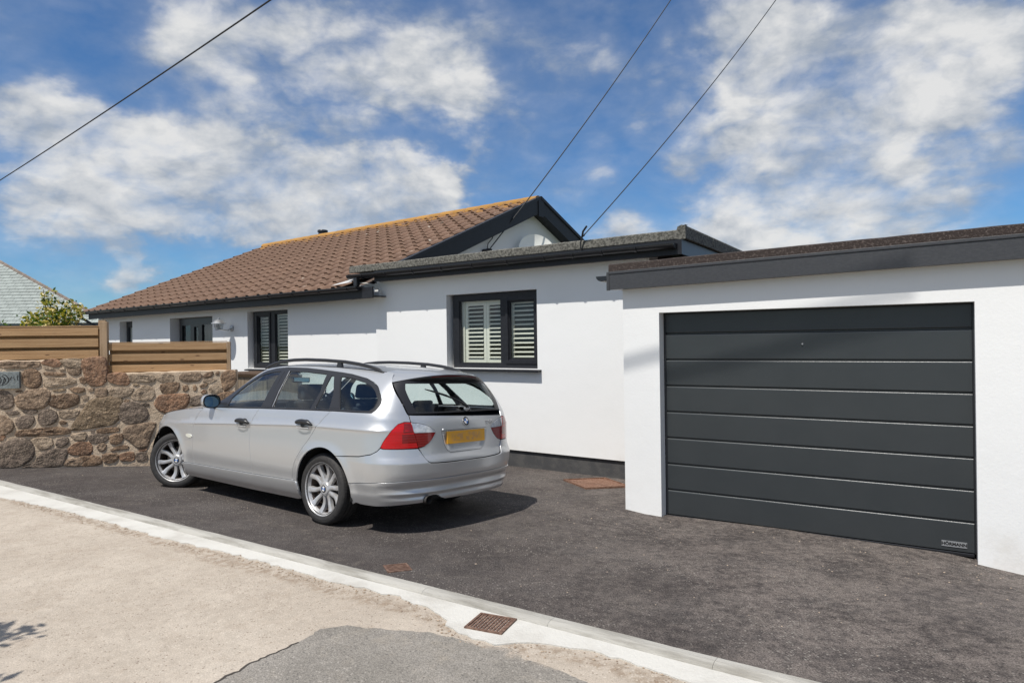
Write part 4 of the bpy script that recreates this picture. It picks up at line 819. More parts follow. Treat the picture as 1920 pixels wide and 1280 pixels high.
g = MB(); g.box(-25, Xc, 20.98, 21.06, 2.25, 2.40); obj('gutter', g, M_GUT, nb)

# ------------------------------------------------------------------ plants
def leafy(name, label, cat, base, blobs, nleaf, ls, cols, stems, seed, grp=None):
    rnd = random.Random(seed); root = thing(name, label, cat, base, group=grp); g = MB(); bv = Vector(base)
    for (c, r) in blobs:
        for _ in range(int(nleaf*r[0]*r[1]*r[2]/.01)):
            d = Vector((rnd.gauss(0, 1), rnd.gauss(0, 1), rnd.gauss(0, 1))).normalized()*(rnd.random()**.45)
            p = bv+Vector(c)+Vector((d.x*r[0], d.y*r[1], d.z*r[2]))
            ax = Vector((rnd.gauss(0, 1), rnd.gauss(0, 1), rnd.gauss(.2, .7))).normalized(); s_ = ax.cross(Vector((rnd.gauss(0, 1), rnd.gauss(0, 1), rnd.gauss(0, 1)))).normalized(); nn_ = ax.cross(s_); l = ls*rnd.uniform(.6, 1.25)
            g.add([p, p+ax*l*.45+s_*l*.26+nn_*l*.05, p+ax*l, p+ax*l*.45-s_*l*.26+nn_*l*.05], [(0, 1, 2, 3)], rnd.choices(range(len(cols)), [w_ for _, w_ in cols])[0])
    g.keep = True
    obj('crown', g, [m_ for m_, _ in cols], root)
    g = MB()
    for pts in stems: g.tube([bv+Vector(p) for p in pts], [.016*(1-.7*i/(len(pts)-1)) for i in range(len(pts))], 5)
    obj('stem', g, pm('bark', (.12, .08, .05)) if 'bark' not in bpy.data.materials else bpy.data.materials['bark'], root)
    return root
def leafm(name, c, tr=.35):
    m = bpy.data.materials.new(name); m.use_nodes = True; t = NT(m.node_tree); t.n.clear()
    d = t.new('ShaderNodeBsdfPrincipled'); d.inputs['Base Color'].default_value = (*c, 1); d.inputs['Roughness'].default_value = .38
    tl = t.new('ShaderNodeBsdfTranslucent'); tl.inputs[0].default_value = (c[0]*1.2, c[1]*1.2, c[2]*.6, 1); mx = t.new('ShaderNodeMixShader'); mx.inputs[0].default_value = tr
    t.link(d.outputs[0], mx.inputs[1]); t.link(tl.outputs[0], mx.inputs[2]); o = t.new('ShaderNodeOutputMaterial'); t.link(mx.outputs[0], o.inputs[0]); return m
LG, LY, LP, LD = leafm('leaf_green', (.085, .15, .02)), leafm('leaf_yellow', (.36, .34, .05)), leafm('leaf_pale', (.62, .50, .19)), leafm('leaf_dark', (.035, .07, .015))
leafy('shrub', 'leafy yellow green shrub showing above the taller timber fence', 'shrub', (-7.10, 10.3, .2),
      [((0, 0, 1.86), (.36, .3, .20)), ((-.28, .05, 1.80), (.22, .2, .15)), ((.22, 0, 1.98), (.24, .2, .16)), ((-.02, 0, 2.08), (.17, .16, .17)), ((-.12, 0, 2.24), (.08, .08, .13)), ((.02, 0, 2.26), (.10, .08, .09)), ((.32, 0, 2.12), (.10, .1, .10)), ((.42, 0, 1.92), (.12, .1, .10)), ((-.42, 0, 1.92), (.12, .1, .06)), ((-.15, 0, 2.38), (.05, .05, .04)), ((.50, 0, 2.05), (.05, .05, .04)), ((0, 0, 1.3), (.4, .4, .5))],
      260, .075, [(LG, 4), (LY, 4), (LP, 2.8), (LD, 1.6)], [[(0, 0, 0), (.02, 0, .9), (-.05, 0, 1.7), (-.13, 0, 2.36)], [(0, 0, .6), (.15, 0, 1.4), (.32, 0, 2.12)], [(0, 0, .7), (-.2, 0, 1.4), (-.42, 0, 1.95)], [(0, 0, .8), (.2, 0, 1.5), (.48, 0, 2.0)]], 3)
leafy('shrub', 'small green sprig just above the fence top at the left picture edge', 'shrub', (-7.95, 10.3, .2), [((.02, 0, 1.84), (.16, .12, .06)), ((-.3, 0, 1.7), (.3, .2, .15))], 300, .06, [(LG, 4), (LY, 1), (LD, 2)], [[(0, 0, 0), (0, 0, 1.9)]], 5)
# tree beside the camera: only its shadow reaches the picture
sb = [((.0, 0, 2.3), (.45, .45, .30)), ((.42, .10, 2.25), (.32, .22, .16)), ((.20, .52, 2.5), (.28, .30, .16)), ((-.3, -.3, 2.6), (.5, .5, .4)), ((.66, .20, 2.2), (.20, .10, .07)), ((.45, .7, 2.35), (.20, .12, .07))]
leafy('small_tree', 'leafy tree beside the road, left of the camera', 'tree', (-4.05, 1.93, .05), sb, 120, .12, [(LG, 5), (LD, 3)], [[(0, 0, 0), (.03, 0, 1.2), (0, 0, 2.3)], [(0, 0, 1.5), (.3, .1, 2.1), (.8, .22, 2.22)], [(0, 0, 1.5), (.1, .4, 2.2), (.6, .75, 2.36)]], 9)
# ------------------------------------------------------------------ estate car
def pch(xs, ys):
    xs=np.asarray(xs,float); ys=np.asarray(ys,float); h=np.diff(xs); d=np.diff(ys)/h
    m=np.zeros(len(xs)); m[0]=d[0]; m[-1]=d[-1]
    for i in range(1,len(xs)-1):
        m[i]=0 if d[i-1]*d[i]<=0 else 2*d[i-1]*d[i]/(d[i-1]+d[i])
    def f(x):
        x=min(max(x,xs[0]),xs[-1]); i=min(max(int(np.searchsorted(xs,x))-1,0),len(h)-1)
        t=(x-xs[i])/h[i]; t2=t*t; t3=t2*t
        return (2*t3-3*t2+1)*ys[i]+(t3-2*t2+t)*h[i]*m[i]+(-2*t3+3*t2)*ys[i+1]+(t3-t2)*h[i]*m[i+1]
    return f
# half width of the lower body by height, belt height / roof edge by length
WL=pch([.16,.20,.24,.30,.335,.36,.45,.55,.66],[.78,.81,.845,.868,.876,.878,.893,.903,.908])
ZB=pch([-1.1,-.4,.4,1.0,1.6,2.3],[1.012,1.010,.994,.976,.957,.935])
ZC=pch([-1.1,0,1.1,2.4,3.5],[.875,.868,.825,.758,.70])
ZT=pch([-1.1,-.78,-.5,0,.5,.9,1.25,1.45,1.7,1.95,2.2,2.45],[1.310,1.340,1.364,1.394,1.410,1.412,1.385,1.325,1.200,1.055,.965,.93])
WT=pch([-1.1,-.75,-.3,.4,1.0,1.4,1.8,2.2,2.45],[.50,.515,.545,.575,.585,.592,.625,.675,.72])
XR=pch([.16,.20,.28,.40,.52,.60,.635,.66,.72,.80,.90,.96,1.0,1.10,1.20,1.30,1.42],[-.84,-.90,-.945,-.965,-.985,-.985,-.97,-.955,-.945,-.94,-.932,-.915,-.89,-.845,-.795,-.745,-.68])
XF=pch([.16,.20,.28,.4,.5,.6,.7,.78,.84,.9,.96],[3.38,3.46,3.52,3.53,3.53,3.51,3.46,3.38,3.26,3.05,2.75])
NR=pch([.2,.6,.9,1.0,1.1,1.3],[3.0,3.0,3.0,3.2,3.4,3.4])
XC=-.50; XCF=2.78; L0=1.20; L1=1.25
def tap(x):
    t = 1.
    if x < -.2: t -= .022*((-.2-x)/.7)**2
    if x > 2.2: t -= .045*((x-2.2)/1.2)**2
    return t
def hw(x, z):
    zb = ZB(x)
    if z <= zb:
        zc = ZC(x)
        if z <= .66: w = WL(z)
        elif z <= zc: w = .908+.0012*(z-.66)/(zc-.66)
        if z <= zc:
            fd = min(1, max(0, (2.5-x)/.35))*min(1, max(0, (x+.95)/.3)); w -= .0075*fd*(1-math.exp(-(zc-z)/.008))*math.exp(-((zc-z)/.16)**2)
        if z > zc:
            q = (z-zc)/(zb-zc); w = .9092-.013*min(q*5, 1)-.034*q**1.3
    else:
        v = min((z-zb)/max(ZT(x)-zb, .02), 1.25)
        w = .862+(WT(x)-.862)*(.82*v+.18*v**5 if v < 1 else 1+1.72*(v-1))
    if z < .745:
        for xa in (-.055, 2.775):
            r = math.hypot(x-xa, z-.315)
            if r < .6: w += .014*math.exp(-((r-.375)/.055)**2)*min(1, (.745-z)/.1)
    return w*tap(x)
_rows = {}
def arcrow(k, front):
    if (k, front) in _rows: return _rows[(k, front)]
    z = k*.005; n = 2.6 if front else NR(z); x0 = XCF if front else XC; x1 = XF(z) if front else XR(z)
    th = np.linspace(0, math.pi/2, 90); px = x0+(x1-x0)*np.sin(th)**(2/n); px = np.concatenate([np.linspace(x0, px[1], 12)[:-1], px[1:]])
    P = [(x, hw(x, z)*max(0, 1-min(max((x-x0)/(x1-x0), 0), 1)**n)**(1/n)) for x in px]; P[-1] = (x1, 0.)
    p = np.array(P); s = np.concatenate([[0], np.cumsum(np.hypot(*np.diff(p, axis=0).T))]); s /= s[-1]
    tt = np.linspace(0, 1, 160); _rows[(k, front)] = (np.interp(tt, s, p[:, 0]).tolist(), np.interp(tt, s, p[:, 1]).tolist()); return _rows[(k, front)]
def arcpt(t, z, front):
    k = int(z/.005); f = z/.005-k; u = min(max(t, 0), 1)*159; i = min(int(u), 158); g = u-i; o = [0, 0]
    for kk, w in ((k, 1-f), (k+1, f)):
        X, Y = arcrow(kk, front); o[0] += w*(X[i]*(1-g)+X[i+1]*g); o[1] += w*(Y[i]*(1-g)+Y[i+1]*g)
    return o
def B(c, z):
    if c < XC-L0: q = B(2*(XC-L0)-c, z); return (q[0], -q[1], q[2])
    if c > XCF+L1: q = B(2*(XCF+L1)-c, z); return (q[0], -q[1], q[2])
    if XC <= c <= XCF: return (c, hw(c, z), z)
    x, y = arcpt((XC-c)/L0, z, False) if c < XC else arcpt((c-XCF)/L1, z, True)
    return (x, y, z)
CREASE = [(-.95, 2.5, lambda x: ZC(x), (-.05, -.034, -.022, -.013, -.006, 0., .006, .014, .026))]
def Bn(c, z, h=.004, fn=B):
    a = Vector(fn(c+h, z))-Vector(fn(c-h, z)); b = Vector(fn(c, z+h))-Vector(fn(c, z-h)); return b.cross(a).normalized()
def Bo(c, z, o): return Vector(B(c, z))+Bn(c, z)*o
def ccw(p): return p if sum(a[0]*b[1]-b[0]*a[1] for a, b in zip(p, p[1:]+p[:1])) > 0 else p[::-1]
def resample(p, st):
    o = []
    for a, b in zip(p, p[1:]+p[:1]):
        k = max(1, math.ceil(math.hypot(b[0]-a[0], b[1]-a[1])/st)); o += [(a[0]+(b[0]-a[0])*i/k, a[1]+(b[1]-a[1])*i/k) for i in range(k)]
    return o
def chaikin(p, n=2, keep=()):
    for _ in range(n):
        o = []
        for a, b in zip(p, p[1:]+p[:1]): o += [(a[0]*.75+b[0]*.25, a[1]*.75+b[1]*.25), (a[0]*.25+b[0]*.75, a[1]*.25+b[1]*.75)]
        p = o
    return p
def inset(p, g):
    n = len(p); o = []
    for i in range(n):
        a, b, c = Vector(p[i-1]), Vector(p[i]), Vector(p[(i+1) % n]); d = ((b-a).normalized()+(c-b).normalized())
        d = d.normalized() if d.length > 1e-6 else (b-a).normalized(); o.append((b.x-d.y*g, b.y+d.x*g))
    return o
def inside(P, poly):
    x, y = P[:, 0], P[:, 1]; r = np.zeros(len(P), bool); n = len(poly)
    for i in range(n):
        (x1, y1), (x2, y2) = poly[i-1], poly[i]
        if y1 == y2: continue
        r ^= ((y1 > y) != (y2 > y)) & (x < (x2-x1)*(y-y1)/(y2-y1)+x1)
    return r
def dist(P, poly):
    d = np.full(len(P), 9.)
    for i in range(len(poly)):
        a, b = np.array(poly[i-1]), np.array(poly[i]); ab = b-a; L = max(ab@ab, 1e-12); t = np.clip(((P-a)@ab)/L, 0, 1); d = np.minimum(d, np.hypot(*(P-a-t[:, None]*ab).T))
    return d
def build_panel(poly, holes=(), st=.035, gap=.003, off=0., flange=.014, fn=B, sb=.02, lines=()):
    poly = inset(resample(ccw(poly), sb), gap); hs = [inset(resample(ccw(h), sb), -gap) for h in holes]
    A = np.array(poly); gx, gy = np.meshgrid(np.arange(A[:, 0].min()+st/2, A[:, 0].max(), st), np.arange(A[:, 1].min()+st/3, A[:, 1].max(), st*.8)); G = np.stack([gx.ravel(), gy.ravel()], 1)
    k = inside(G, poly) & (dist(G, poly) > st*.45)
    for h in hs: k &= ~inside(G, h) & (dist(G, h) > st*.45)
    G = G[k]
    for c0, c1, fz_, offs in lines:      # rows of points that follow a crease
        xs_ = np.arange(c0, c1, .022); zc_ = np.array([fz_(x) for x in xs_])
        if len(G): G = G[~((G[:, 0] > c0-.01) & (G[:, 0] < c1) & (np.abs(G[:, 1]-np.interp(G[:, 0], xs_, zc_)) < max(map(abs, offs))+.008))]
        for o_ in offs:
            Q = np.stack([xs_, zc_+o_], 1); kk = inside(Q, poly) & (dist(Q, poly) > .006)
            for h in hs: kk &= ~inside(Q, h) & (dist(Q, h) > .006)
            G = np.concatenate([G, Q[kk]])
    loops = [poly]+hs; V = []; E = []; LI = []
    for l in loops:
        s = len(V); V += [Vector(p) for p in l]; n = len(l); E += [(s+i, s+(i+1) % n) for i in range(n)]; LI.append((s, n))
    V += [Vector(p) for p in G.tolist()]
    ov, oe, of, *_ = delaunay_2d_cdt(V, E, [], 0, 1e-6)
    C = np.array([[sum(ov[i].x for i in f)/3, sum(ov[i].y for i in f)/3] for f in of]); ok = inside(C, poly)
    for h in hs: ok &= ~inside(C, h)
    F = [tuple(f) for f, q in zip(of, ok) if q]
    P = []; N = []
    for v in ov:
        n = Bn(v.x, v.y, fn=fn); P.append(Vector(fn(v.x, v.y))+n*off); N.append(n)
    if flange:
        for s, n in LI:
            r = [s+i for i in range(n)]; k0 = len(P); outer = []
            for i in range(n):
                # boundary ring turned in; normals point out of the panel edge
                pa, pb = Vector(loops[LI.index((s, n))][i-1]), Vector(loops[LI.index((s, n))][(i+1) % n]); t = (pb-pa).normalized(); sg = 1 if s == 0 else -1
                c0, z0 = loops[LI.index((s, n))][i]; e = (Vector(fn(c0+t.y*.004*sg, z0-t.x*.004*sg))-Vector(fn(c0, z0))).normalized()
                p = Vector(fn(c0, z0)); nn = Bn(c0, z0, fn=fn); P.append(p+nn*off); N.append((e+nn*.6).normalized()); P.append(p+nn*(off-flange)); N.append(e)
            for i in range(n):
                a, b = k0+2*i, k0+2*((i+1) % n); F.append((a, a+1, b+1, b) if s == 0 else (b, b+1, a+1, a))
    return P, N, F
def put_panel(name, data, mat, parent, mirror=False, label=None):
    P, N, F = data
    if mirror: P = [Vector((p.x, -p.y, p.z)) for p in P]; N = [Vector((n.x, -n.y, n.z)) for n in N]; F = [f[::-1] for f in F]
    me = bpy.data.meshes.new(name); me.from_pydata([tuple(p) for p in P], [], F); me.materials.append(mat)
    # make the winding agree with the normals
    me.update(); bm = bmesh.new(); bm.from_mesh(me); bm.verts.ensure_lookup_table()
    for f in bm.faces:
        if f.normal.dot(sum((N[v.index] for v in f.verts), Vector())) < 0: f.normal_flip()
    bm.to_mesh(me); bm.free()
    me.polygons.foreach_set('use_smooth', [True]*len(me.polygons)); me.normals_split_custom_set_from_vertices([tuple(n) for n in N])
    o = bpy.data.objects.new(name, me); COL.objects.link(o); o.parent = parent
    if label: o['label'] = label
    return o
# ---- paint and trim
M_PAINT = bpy.data.materials.new('silver_paint'); M_PAINT.use_nodes = True; t, b = nt(M_PAINT)
b.inputs['Base Color'].default_value = (.60, .61, .62, 1); b.inputs['Metallic'].default_value = .72; b.inputs['Roughness'].default_value = .36; b.inputs['Coat Weight'].default_value = .7; b.inputs['Coat Roughness'].default_value = .06; b.inputs['Coat IOR'].default_value = 1.45
fl_ = t.noise(t.new('ShaderNodeTexCoord').outputs['Object'], 900, 2, .6); t.link(t.ramp(fl_.outputs[0], .3, .7, .33, .40), b.inputs['Roughness'])
M_TRIM = pm('satin_black', (.018, .018, .020), None, 1, .35); M_BLACK = pm('matt_black', (.006, .006, .006), None, 1, .9)
M_RUB = pm('tyre_rubber', (.022, .021, .021), (.032, .030, .029), 30, .72, .15, 60); M_CUP = pm('cup_shade', (.030, .031, .033), None, 1, .55, .2, 400)
M_ALLOY = pm('alloy', (.52, .52, .53), (.44, .43, .42), 20, .33, metallic=.45); M_DISC = pm('brake_disc', (.16, .13, .11), (.10, .08, .07), 30, .5, metallic=.6)
M_CGL = glass_mat('car_glass', (.80, .89, .88), 1.25); M_CGR = glass_mat('rear_glass', (.88, .94, .92), 1.0)
M_SEAT = pm('dark_seat', (.022, .026, .036), None, 1, .75, .2, 120); M_RED = pm('lamp_red', (.56, .004, .007), None, 1, .12, coat=.5, spec=.3); M_RED2 = pm('lamp_dark_red', (.24, .006, .008), None, 1, .12, coat=.6, spec=.3); M_CLEAR = pm('lamp_clear', (.62, .64, .66), (.45, .47, .5), 30, .12, coat=1., metallic=.25)
for m_, k_ in ((M_RED, 150), (M_RED2, 90)):
    t, b = nt(m_); wv_ = t.new('ShaderNodeTexWave', bands_direction='Z'); t.link(t.new('ShaderNodeTexCoord').outputs['Object'], wv_.inputs[0]); wv_.inputs['Scale'].default_value = k_/6
    bn = t.new('ShaderNodeBump'); bn.inputs['Strength'].default_value = .15; bn.inputs['Distance'].default_value = .003; t.link(wv_.outputs[1], bn.inputs['Height']); t.link(bn.outputs[0], b.inputs['Normal'])
    cbase = tuple(b.inputs['Base Color'].default_value)[:3]; t.link(t.mix(t.ramp(wv_.outputs[1], .2, .8), tuple(q*.8 for q in cbase), cbase), b.inputs['Base Color'])
car = thing('estate_car', 'silver estate car with black roof rails parked on the drive, front wheels turned', 'car', (-1.208, 6.604, .008), (.057, .004, 2.494))
def cpart(name, g, mat, parent=None, **kw):
    o = obj(name, g, mat, parent or car, mesh_local=True, **kw); return o
def both(name, data, mat, lab=None, par=(None, None)):
    a = put_panel(name, data, mat, par[0] or car); b = put_panel(name, data, mat, par[1] or car, True); return a, b
CLN = XC-L0
# ---- seams of the left side, chart (length, height)
RA, FA = (-.055, .312, .378), (2.775, .318, .385)
def archpts(A, a0, a1, n=22): return [(A[0]+A[2]*math.cos(R(a0+(a1-a0)*i/n)), A[1]+A[2]*math.sin(R(a0+(a1-a0)*i/n))) for i in range(n+1)]
S1 = [(2.193, .336), (2.196, .45), (2.196, .6), (2.186, .74), (2.168, .815), (2.125, .885), (2.06, .942)]
S2 = [(1.060, .343), (1.072, .5), (1.087, .635), (1.093, .75), (1.090, .84), (1.06, .905), (1.008, .983)]
S3 = [(.405, .352), (.392, .44), (.336, .543), (.235, .66), (.130, .763), (.045, .864), (-.03, .945), (-.105, 1.010)]
BELT1 = [(1.86, .955), (1.5, .967), (1.2, .976)]; BELT2 = [(.6, .994), (.2, 1.004)]
fdoor = both('door', build_panel(S1+BELT1+S2[::-1], lines=CREASE), M_PAINT); rdoor = both('door', build_panel(S2+BELT2+S3[::-1], lines=CREASE), M_PAINT)
both('sill', build_panel([(2.392, .326), (2.41, .24), (2.40, .20), (2.36, .186), (1.2, .176), (.42, .178), (.32, .20), (.318, .28), (.325, .346), (.405, .347), (1.06, .337), (2.19, .330)], off=.010, flange=.025, gap=-.003), M_PAINT)
TRIM = [(2.035, .958), (1.95, 1.0), (1.864, 1.052), (1.72, 1.135), (1.579, 1.213), (1.45, 1.285), (1.341, 1.332), (1.25, 1.358), (1.12, 1.380), (.935, 1.392), (.62, 1.388), (.371, 1.374), (.067, 1.352), (-.081, 1.338), (-.309, 1.303), (-.432, 1.268), (-.54, 1.222), (-.62, 1.175), (-.672, 1.128), (-.686, 1.10), (-.684, 1.075), (-.665, 1.04), (-.635, 1.018), (-.4, 1.016), (-.124, 1.014), (.4, 1.0), (1.008, .986), (1.592, .968), (2.035, .946)]
G1 = [(1.615, .980), (1.64, 1.06), (1.575, 1.14), (1.51, 1.193), (1.42, 1.250), (1.348, 1.288), (1.25, 1.318), (1.142, 1.338), (.985, 1.352), (.99, 1.21), (.994, 1.0)]
G2 = [(.835, 1.352), (.566, 1.350), (.245, 1.330), (.19, 1.167), (.20, 1.020), (.79, 1.006), (.81, 1.157)]
G2B = [(.168, 1.320), (.125, 1.312), (.0, 1.17), (-.062, 1.026), (.142, 1.020), (.140, 1.16)]
G3 = [(.025, 1.312), (-.121, 1.302), (-.306, 1.270), (-.423, 1.238), (-.54, 1.182), (-.628, 1.126), (-.640, 1.095), (-.632, 1.06), (-.59, 1.034), (-.386, 1.030), (-.215, 1.030), (-.085, 1.18)]
side = both('body_side', build_panel(
    [(.405, .352), (.328, .352)]+archpts(RA, 8, 122)[1:]+[(-.35, .640), (-.55, .655), (-.68, .680), (-.735, .708), (-.762, .737), (-.783, .78), (-.806, .815), (-.844, .863), (-.878, .905), (-.905, .930), (-.963, .947), (-1.022, .944),
     (-1.005, 1.0), (-.988, 1.012), (-.93, 1.075), (-.868, 1.132), (-.76, 1.215), (-.683, 1.277)]+[(c, ZT(c)-.002) for c in (-.6, -.5, -.35, -.1, .2, .5, .8, 1.05, 1.25, 1.4, 1.55, 1.7, 1.85, 2.0, 2.12)]+[(2.13, .945), (2.08, .944)]+TRIM[:23]+[(-.4, 1.014), (-.124, 1.012), (-.105, 1.010)]+S3[::-1][1:-1], sb=.018, lines=CREASE), M_PAINT)
both('fender', build_panel(S1[::-1]+archpts(FA, 178, 47)+[(3.03, .655), (3.0, .70), (2.96, .760), (2.95, .825)]+[(2.83, .855), (2.7, .878), (2.55, .898), (2.4, .915), (2.25, .927), (2.12, .936)], lines=CREASE), M_PAINT)
trim = both('window_surround', build_panel(TRIM, [G1, G2, G2B, G3], gap=.0015, off=.002, flange=.012), M_TRIM)
for g_ in (G1, G2, G2B, G3): both('side_window', build_panel(g_, gap=-.003, off=-.004, flange=0, st=.06), M_CGL)
for c0, c1, w_ in ((.985, .91, .0), (.912, .84, .0)):   # satin pillar covers, split at the door gap
    both('pillar_cover', build_panel([(c0-.004, 1.003), (c0-.005, 1.350), (c1+.004, 1.350), (c1-.012, 1.005)], gap=.0015, off=.005, flange=.006), M_TRIM)
both('pillar_cover', build_panel([(.118, 1.312), (.033, 1.312), (-.075, 1.18), (-.200, 1.032), (-.072, 1.030), (-.008, 1.17)], gap=.002, off=.0045, flange=.006), M_TRIM)
# bright chrome line on the glass edge seals
for g_, idx in ((G2, (5, 6, 0)),):
    for s in (1, -1):
        g = MB(); g.tube([(lambda q: (q.x, q.y*s, q.z))(Bo(g_[i][0]+.006, g_[i][1], .006)) for i in idx] if len(idx) > 2 else [(lambda q: (q.x, q.y*s, q.z))(Bo(c, z, .006)) for c, z in (G3[10], G3[11], G3[0])], .0028, 5); cpart('window_seal', g, M_ZINC, smooth=True)
# ---- rear
LB = [(-.764, .738), (-.783, .78), (-.806, .815), (-.844, .863), (-.878, .905), (-.905, .930), (-.963, .945), (-1.024, .942), (-1.042, .90), (-1.062, .858), (-1.080, .80), (-1.104, .728), (-.942, .726), (-.79, .728)]
LC = [(-1.028, .940), (-1.10, .935), (-1.172, .920), (-1.24, .895), (-1.300, .862), (-1.296, .850), (-1.066, .853)]
LT = [(-1.068, .853), (-1.296, .850), (-1.275, .82), (-1.25, .79), (-1.216, .762), (-1.17, .738), (-1.108, .727)]
for s, nm in ((False, 'left'), (True, 'right')):
    o = put_panel('tail_light', build_panel(LB, gap=.001, off=.004, flange=.016, st=.025), M_RED, car, s)
    # amber-dark upper corner and the lower band of the cluster
    for poly, m_, nm2 in (([(-.955, .940), (-1.022, .937), (-1.058, .858), (-.958, .856)], M_RED2, 'indicator_lens'), ([(-.945, .846), (-1.066, .848), (-1.096, .772), (-.948, .770)], M_RED2, 'brake_lens')):
        put_panel(nm2, build_panel(poly, gap=.003, off=.0052, flange=0, st=.03), m_, o, s)
TGL = [(-1.014, 1.002), (-1.022, .96), (-1.028, .942)]+LC[1:5]+[(-1.296, .850)]+LT[2:6]+[(-1.112, .724), (-1.14, .685), (-1.170, .640), (-1.19, .617), (-1.22, .602), (-1.30, .596), (-1.45, .592), (CLN, .590)]
def msym(p): return p+[(2*CLN-c, z) for c, z in p[::-1]]
RCS = [(-1.372, .858), (-1.385, .80), (-1.405, .74), (-1.435, .695), (-1.48, .668), (CLN, .664)]
tg = put_panel('tailgate', build_panel(msym(TGL[:-1]+[(CLN, .590)])[:-1], [msym(RCS)[:-1] if False else RCS[:-1]+[(2*CLN-c, z) for c, z in RCS[:-1][::-1]]], gap=.003, st=.03), M_PAINT, car)
def Brec(c, z): # number plate recess, sunk into the tailgate
    q = B(c, z); poly = RCS[:-1]+[(2*CLN-c_, z_) for c_, z_ in RCS[:-1][::-1]]
    d = float(dist(np.array([[c, z]]), poly)[0]); k_ = min(d/.05, 1); k_ = k_*k_*(3-2*k_); k_ *= min(1, max(.25, (.90-z)/.05 if z > .80 else 1)); return (q[0]+.011*k_, q[1], q[2])
rp = RCS[:-1]+[(2*CLN-c, z) for c, z in RCS[:-1][::-1]]
put_panel('plate_recess', build_panel(rp, gap=.0, st=.018, flange=0, fn=Brec), M_PAINT, tg)
for s in (False, True):
    put_panel('reversing_lens', build_panel(LC, gap=.0015, off=.003, flange=.01, st=.025), M_CLEAR, tg, s); put_panel('fog_lens', build_panel(LT, gap=.0015, off=.003, flange=.01, st=.025), M_RED2, tg, s)
put_panel('handle_strip', build_panel([(-1.39, .878), (-1.38, .862), (2*CLN+1.38, .862), (2*CLN+1.39, .878)], gap=0, off=.010, flange=.02, st=.02), M_PAINT, tg)
RGL = [(-1.000, 1.010), (-.942, 1.072), (-.880, 1.132), (-.78, 1.212), (-.705, 1.268), (-.80, 1.288), (-1.0, 1.298), (-1.3, 1.302), (CLN, 1.303)]
rgp = RGL[:-1]+[(2*CLN-c, z) for c, z in RGL[:-1][::-1]]
RGI = [(-1.09, 1.030), (-1.02, 1.10), (-.955, 1.16), (-.87, 1.235), (-.90, 1.262), (-1.05, 1.272), (-1.3, 1.277)]
rgi = chaikin([(-1.09, 1.026), (-.90, 1.215), (-.87, 1.268)]+[(2*CLN+.87, 1.268), (2*CLN+.90, 1.215), (2*CLN+1.09, 1.026)], 0)
put_panel('rear_window_border', build_panel(rgp, [rgi], gap=.002, off=.001, flange=.01), M_TRIM, tg); put_panel('rear_window', build_panel(rgi, gap=-.003, off=-.001, flange=0, st=.06), M_CGR, tg)
bum_top = archpts(RA, 122, 124)[:1]+[(-.35, .637), (-.55, .652), (-.68, .677), (-.735, .705), (-.762, .731), (-.79, .725), (-.942, .722), (-1.104, .721), (-1.137, .682), (-1.166, .637), (-1.187, .612), (-1.22, .597), (-1.30, .591), (-1.45, .587)]
ar = archpts(RA, 122, 165); SPL = [(-.413, .416), (-.55, .432), (-.75, .452), (-.975, .462), (-1.28, .463), (-1.5, .463)]
bl = [p for p in ar if p[1] > .42][1:]
def shoulder(c, z):      # the bumper steps out below the lamps
    f = min(1, max(0, (-.33-c)/.3))*min(1, max(0, (c-(2*CLN+.33))/.3)); k = min(1, max(0, (.74-z)/.135))
    return f*(.016*k-.008*min(1, max(0, (.60-z)/.14)))
def Bbum(c, z):
    p = Vector(B(c, z)); n = Bn(c, z); n.z = 0; p += n.normalized()*shoulder(c, z); return (p.x, p.y, z)
SHL = [(2*CLN+.34, -.34, lambda x: .605, (-.03, -.012, -.004, .004, .012, .03))]
bum = bum_top[::-1]+bl+SPL
put_panel('rear_bumper', build_panel(bum+[(2*CLN-c, z) for c, z in bum[::-1]], st=.03, gap=.002, fn=Bbum, lines=SHL), M_PAINT, car)
ar2 = [p for p in archpts(RA, 160, 192, 12) if p[1] < .412]
def Blow(c, z):     # lower apron with its scooped band and lip
    q = B(c, z); w_ = min(1, max(0, (-.72-c)/.35)) if c > CLN else min(1, max(0, (c-(2*CLN+.72))/.35))
    k_ = (-.020*math.exp(-((z-.395)/.03)**2)+.006*math.exp(-((z-.348)/.010)**2)-.008*math.exp(-((z-.322)/.014)**2)+.008*math.exp(-((z-.285)/.014)**2))*w_+.014*min(1, max(0, (z-.28)/.14))*min(1, max(0, (-.36-c)/.25) if c > CLN else max(0, (c-(2*CLN+.36))/.25))
    n = Bn(c, z); n.z = 0; n.normalize(); return (q[0]+n.x*k_, q[1]+n.y*k_, q[2])
CUT = [(-1.165, .262), (-1.18, .292), (-1.21, .312), (-1.27, .318), (-1.33, .312), (-1.365, .285)]
low = SPL[::-1]+ar2+[(-.47, .255), (-.52, .247), (-.7, .245), (-.95, .255)]
low = [(c, z-.003) for c, z in low[:6]]+low[6:]
lowR = [(2*CLN-c, z) for c, z in low[::-1]]
# from the left split line to the arch, along the bottom (round the exhaust cut-out) to the other side
bottom = [(-.95, .258)]+CUT+[(-1.42, .268), (-1.7, .262), (2*CLN+1.42, .262), (2*CLN+1.1, .262)]
poly = low[:-1]+bottom+[p for p in lowR[1:]]
put_panel('rear_apron', build_panel(poly, st=.018, gap=.002, fn=Blow, flange=.02), M_PAINT, car)
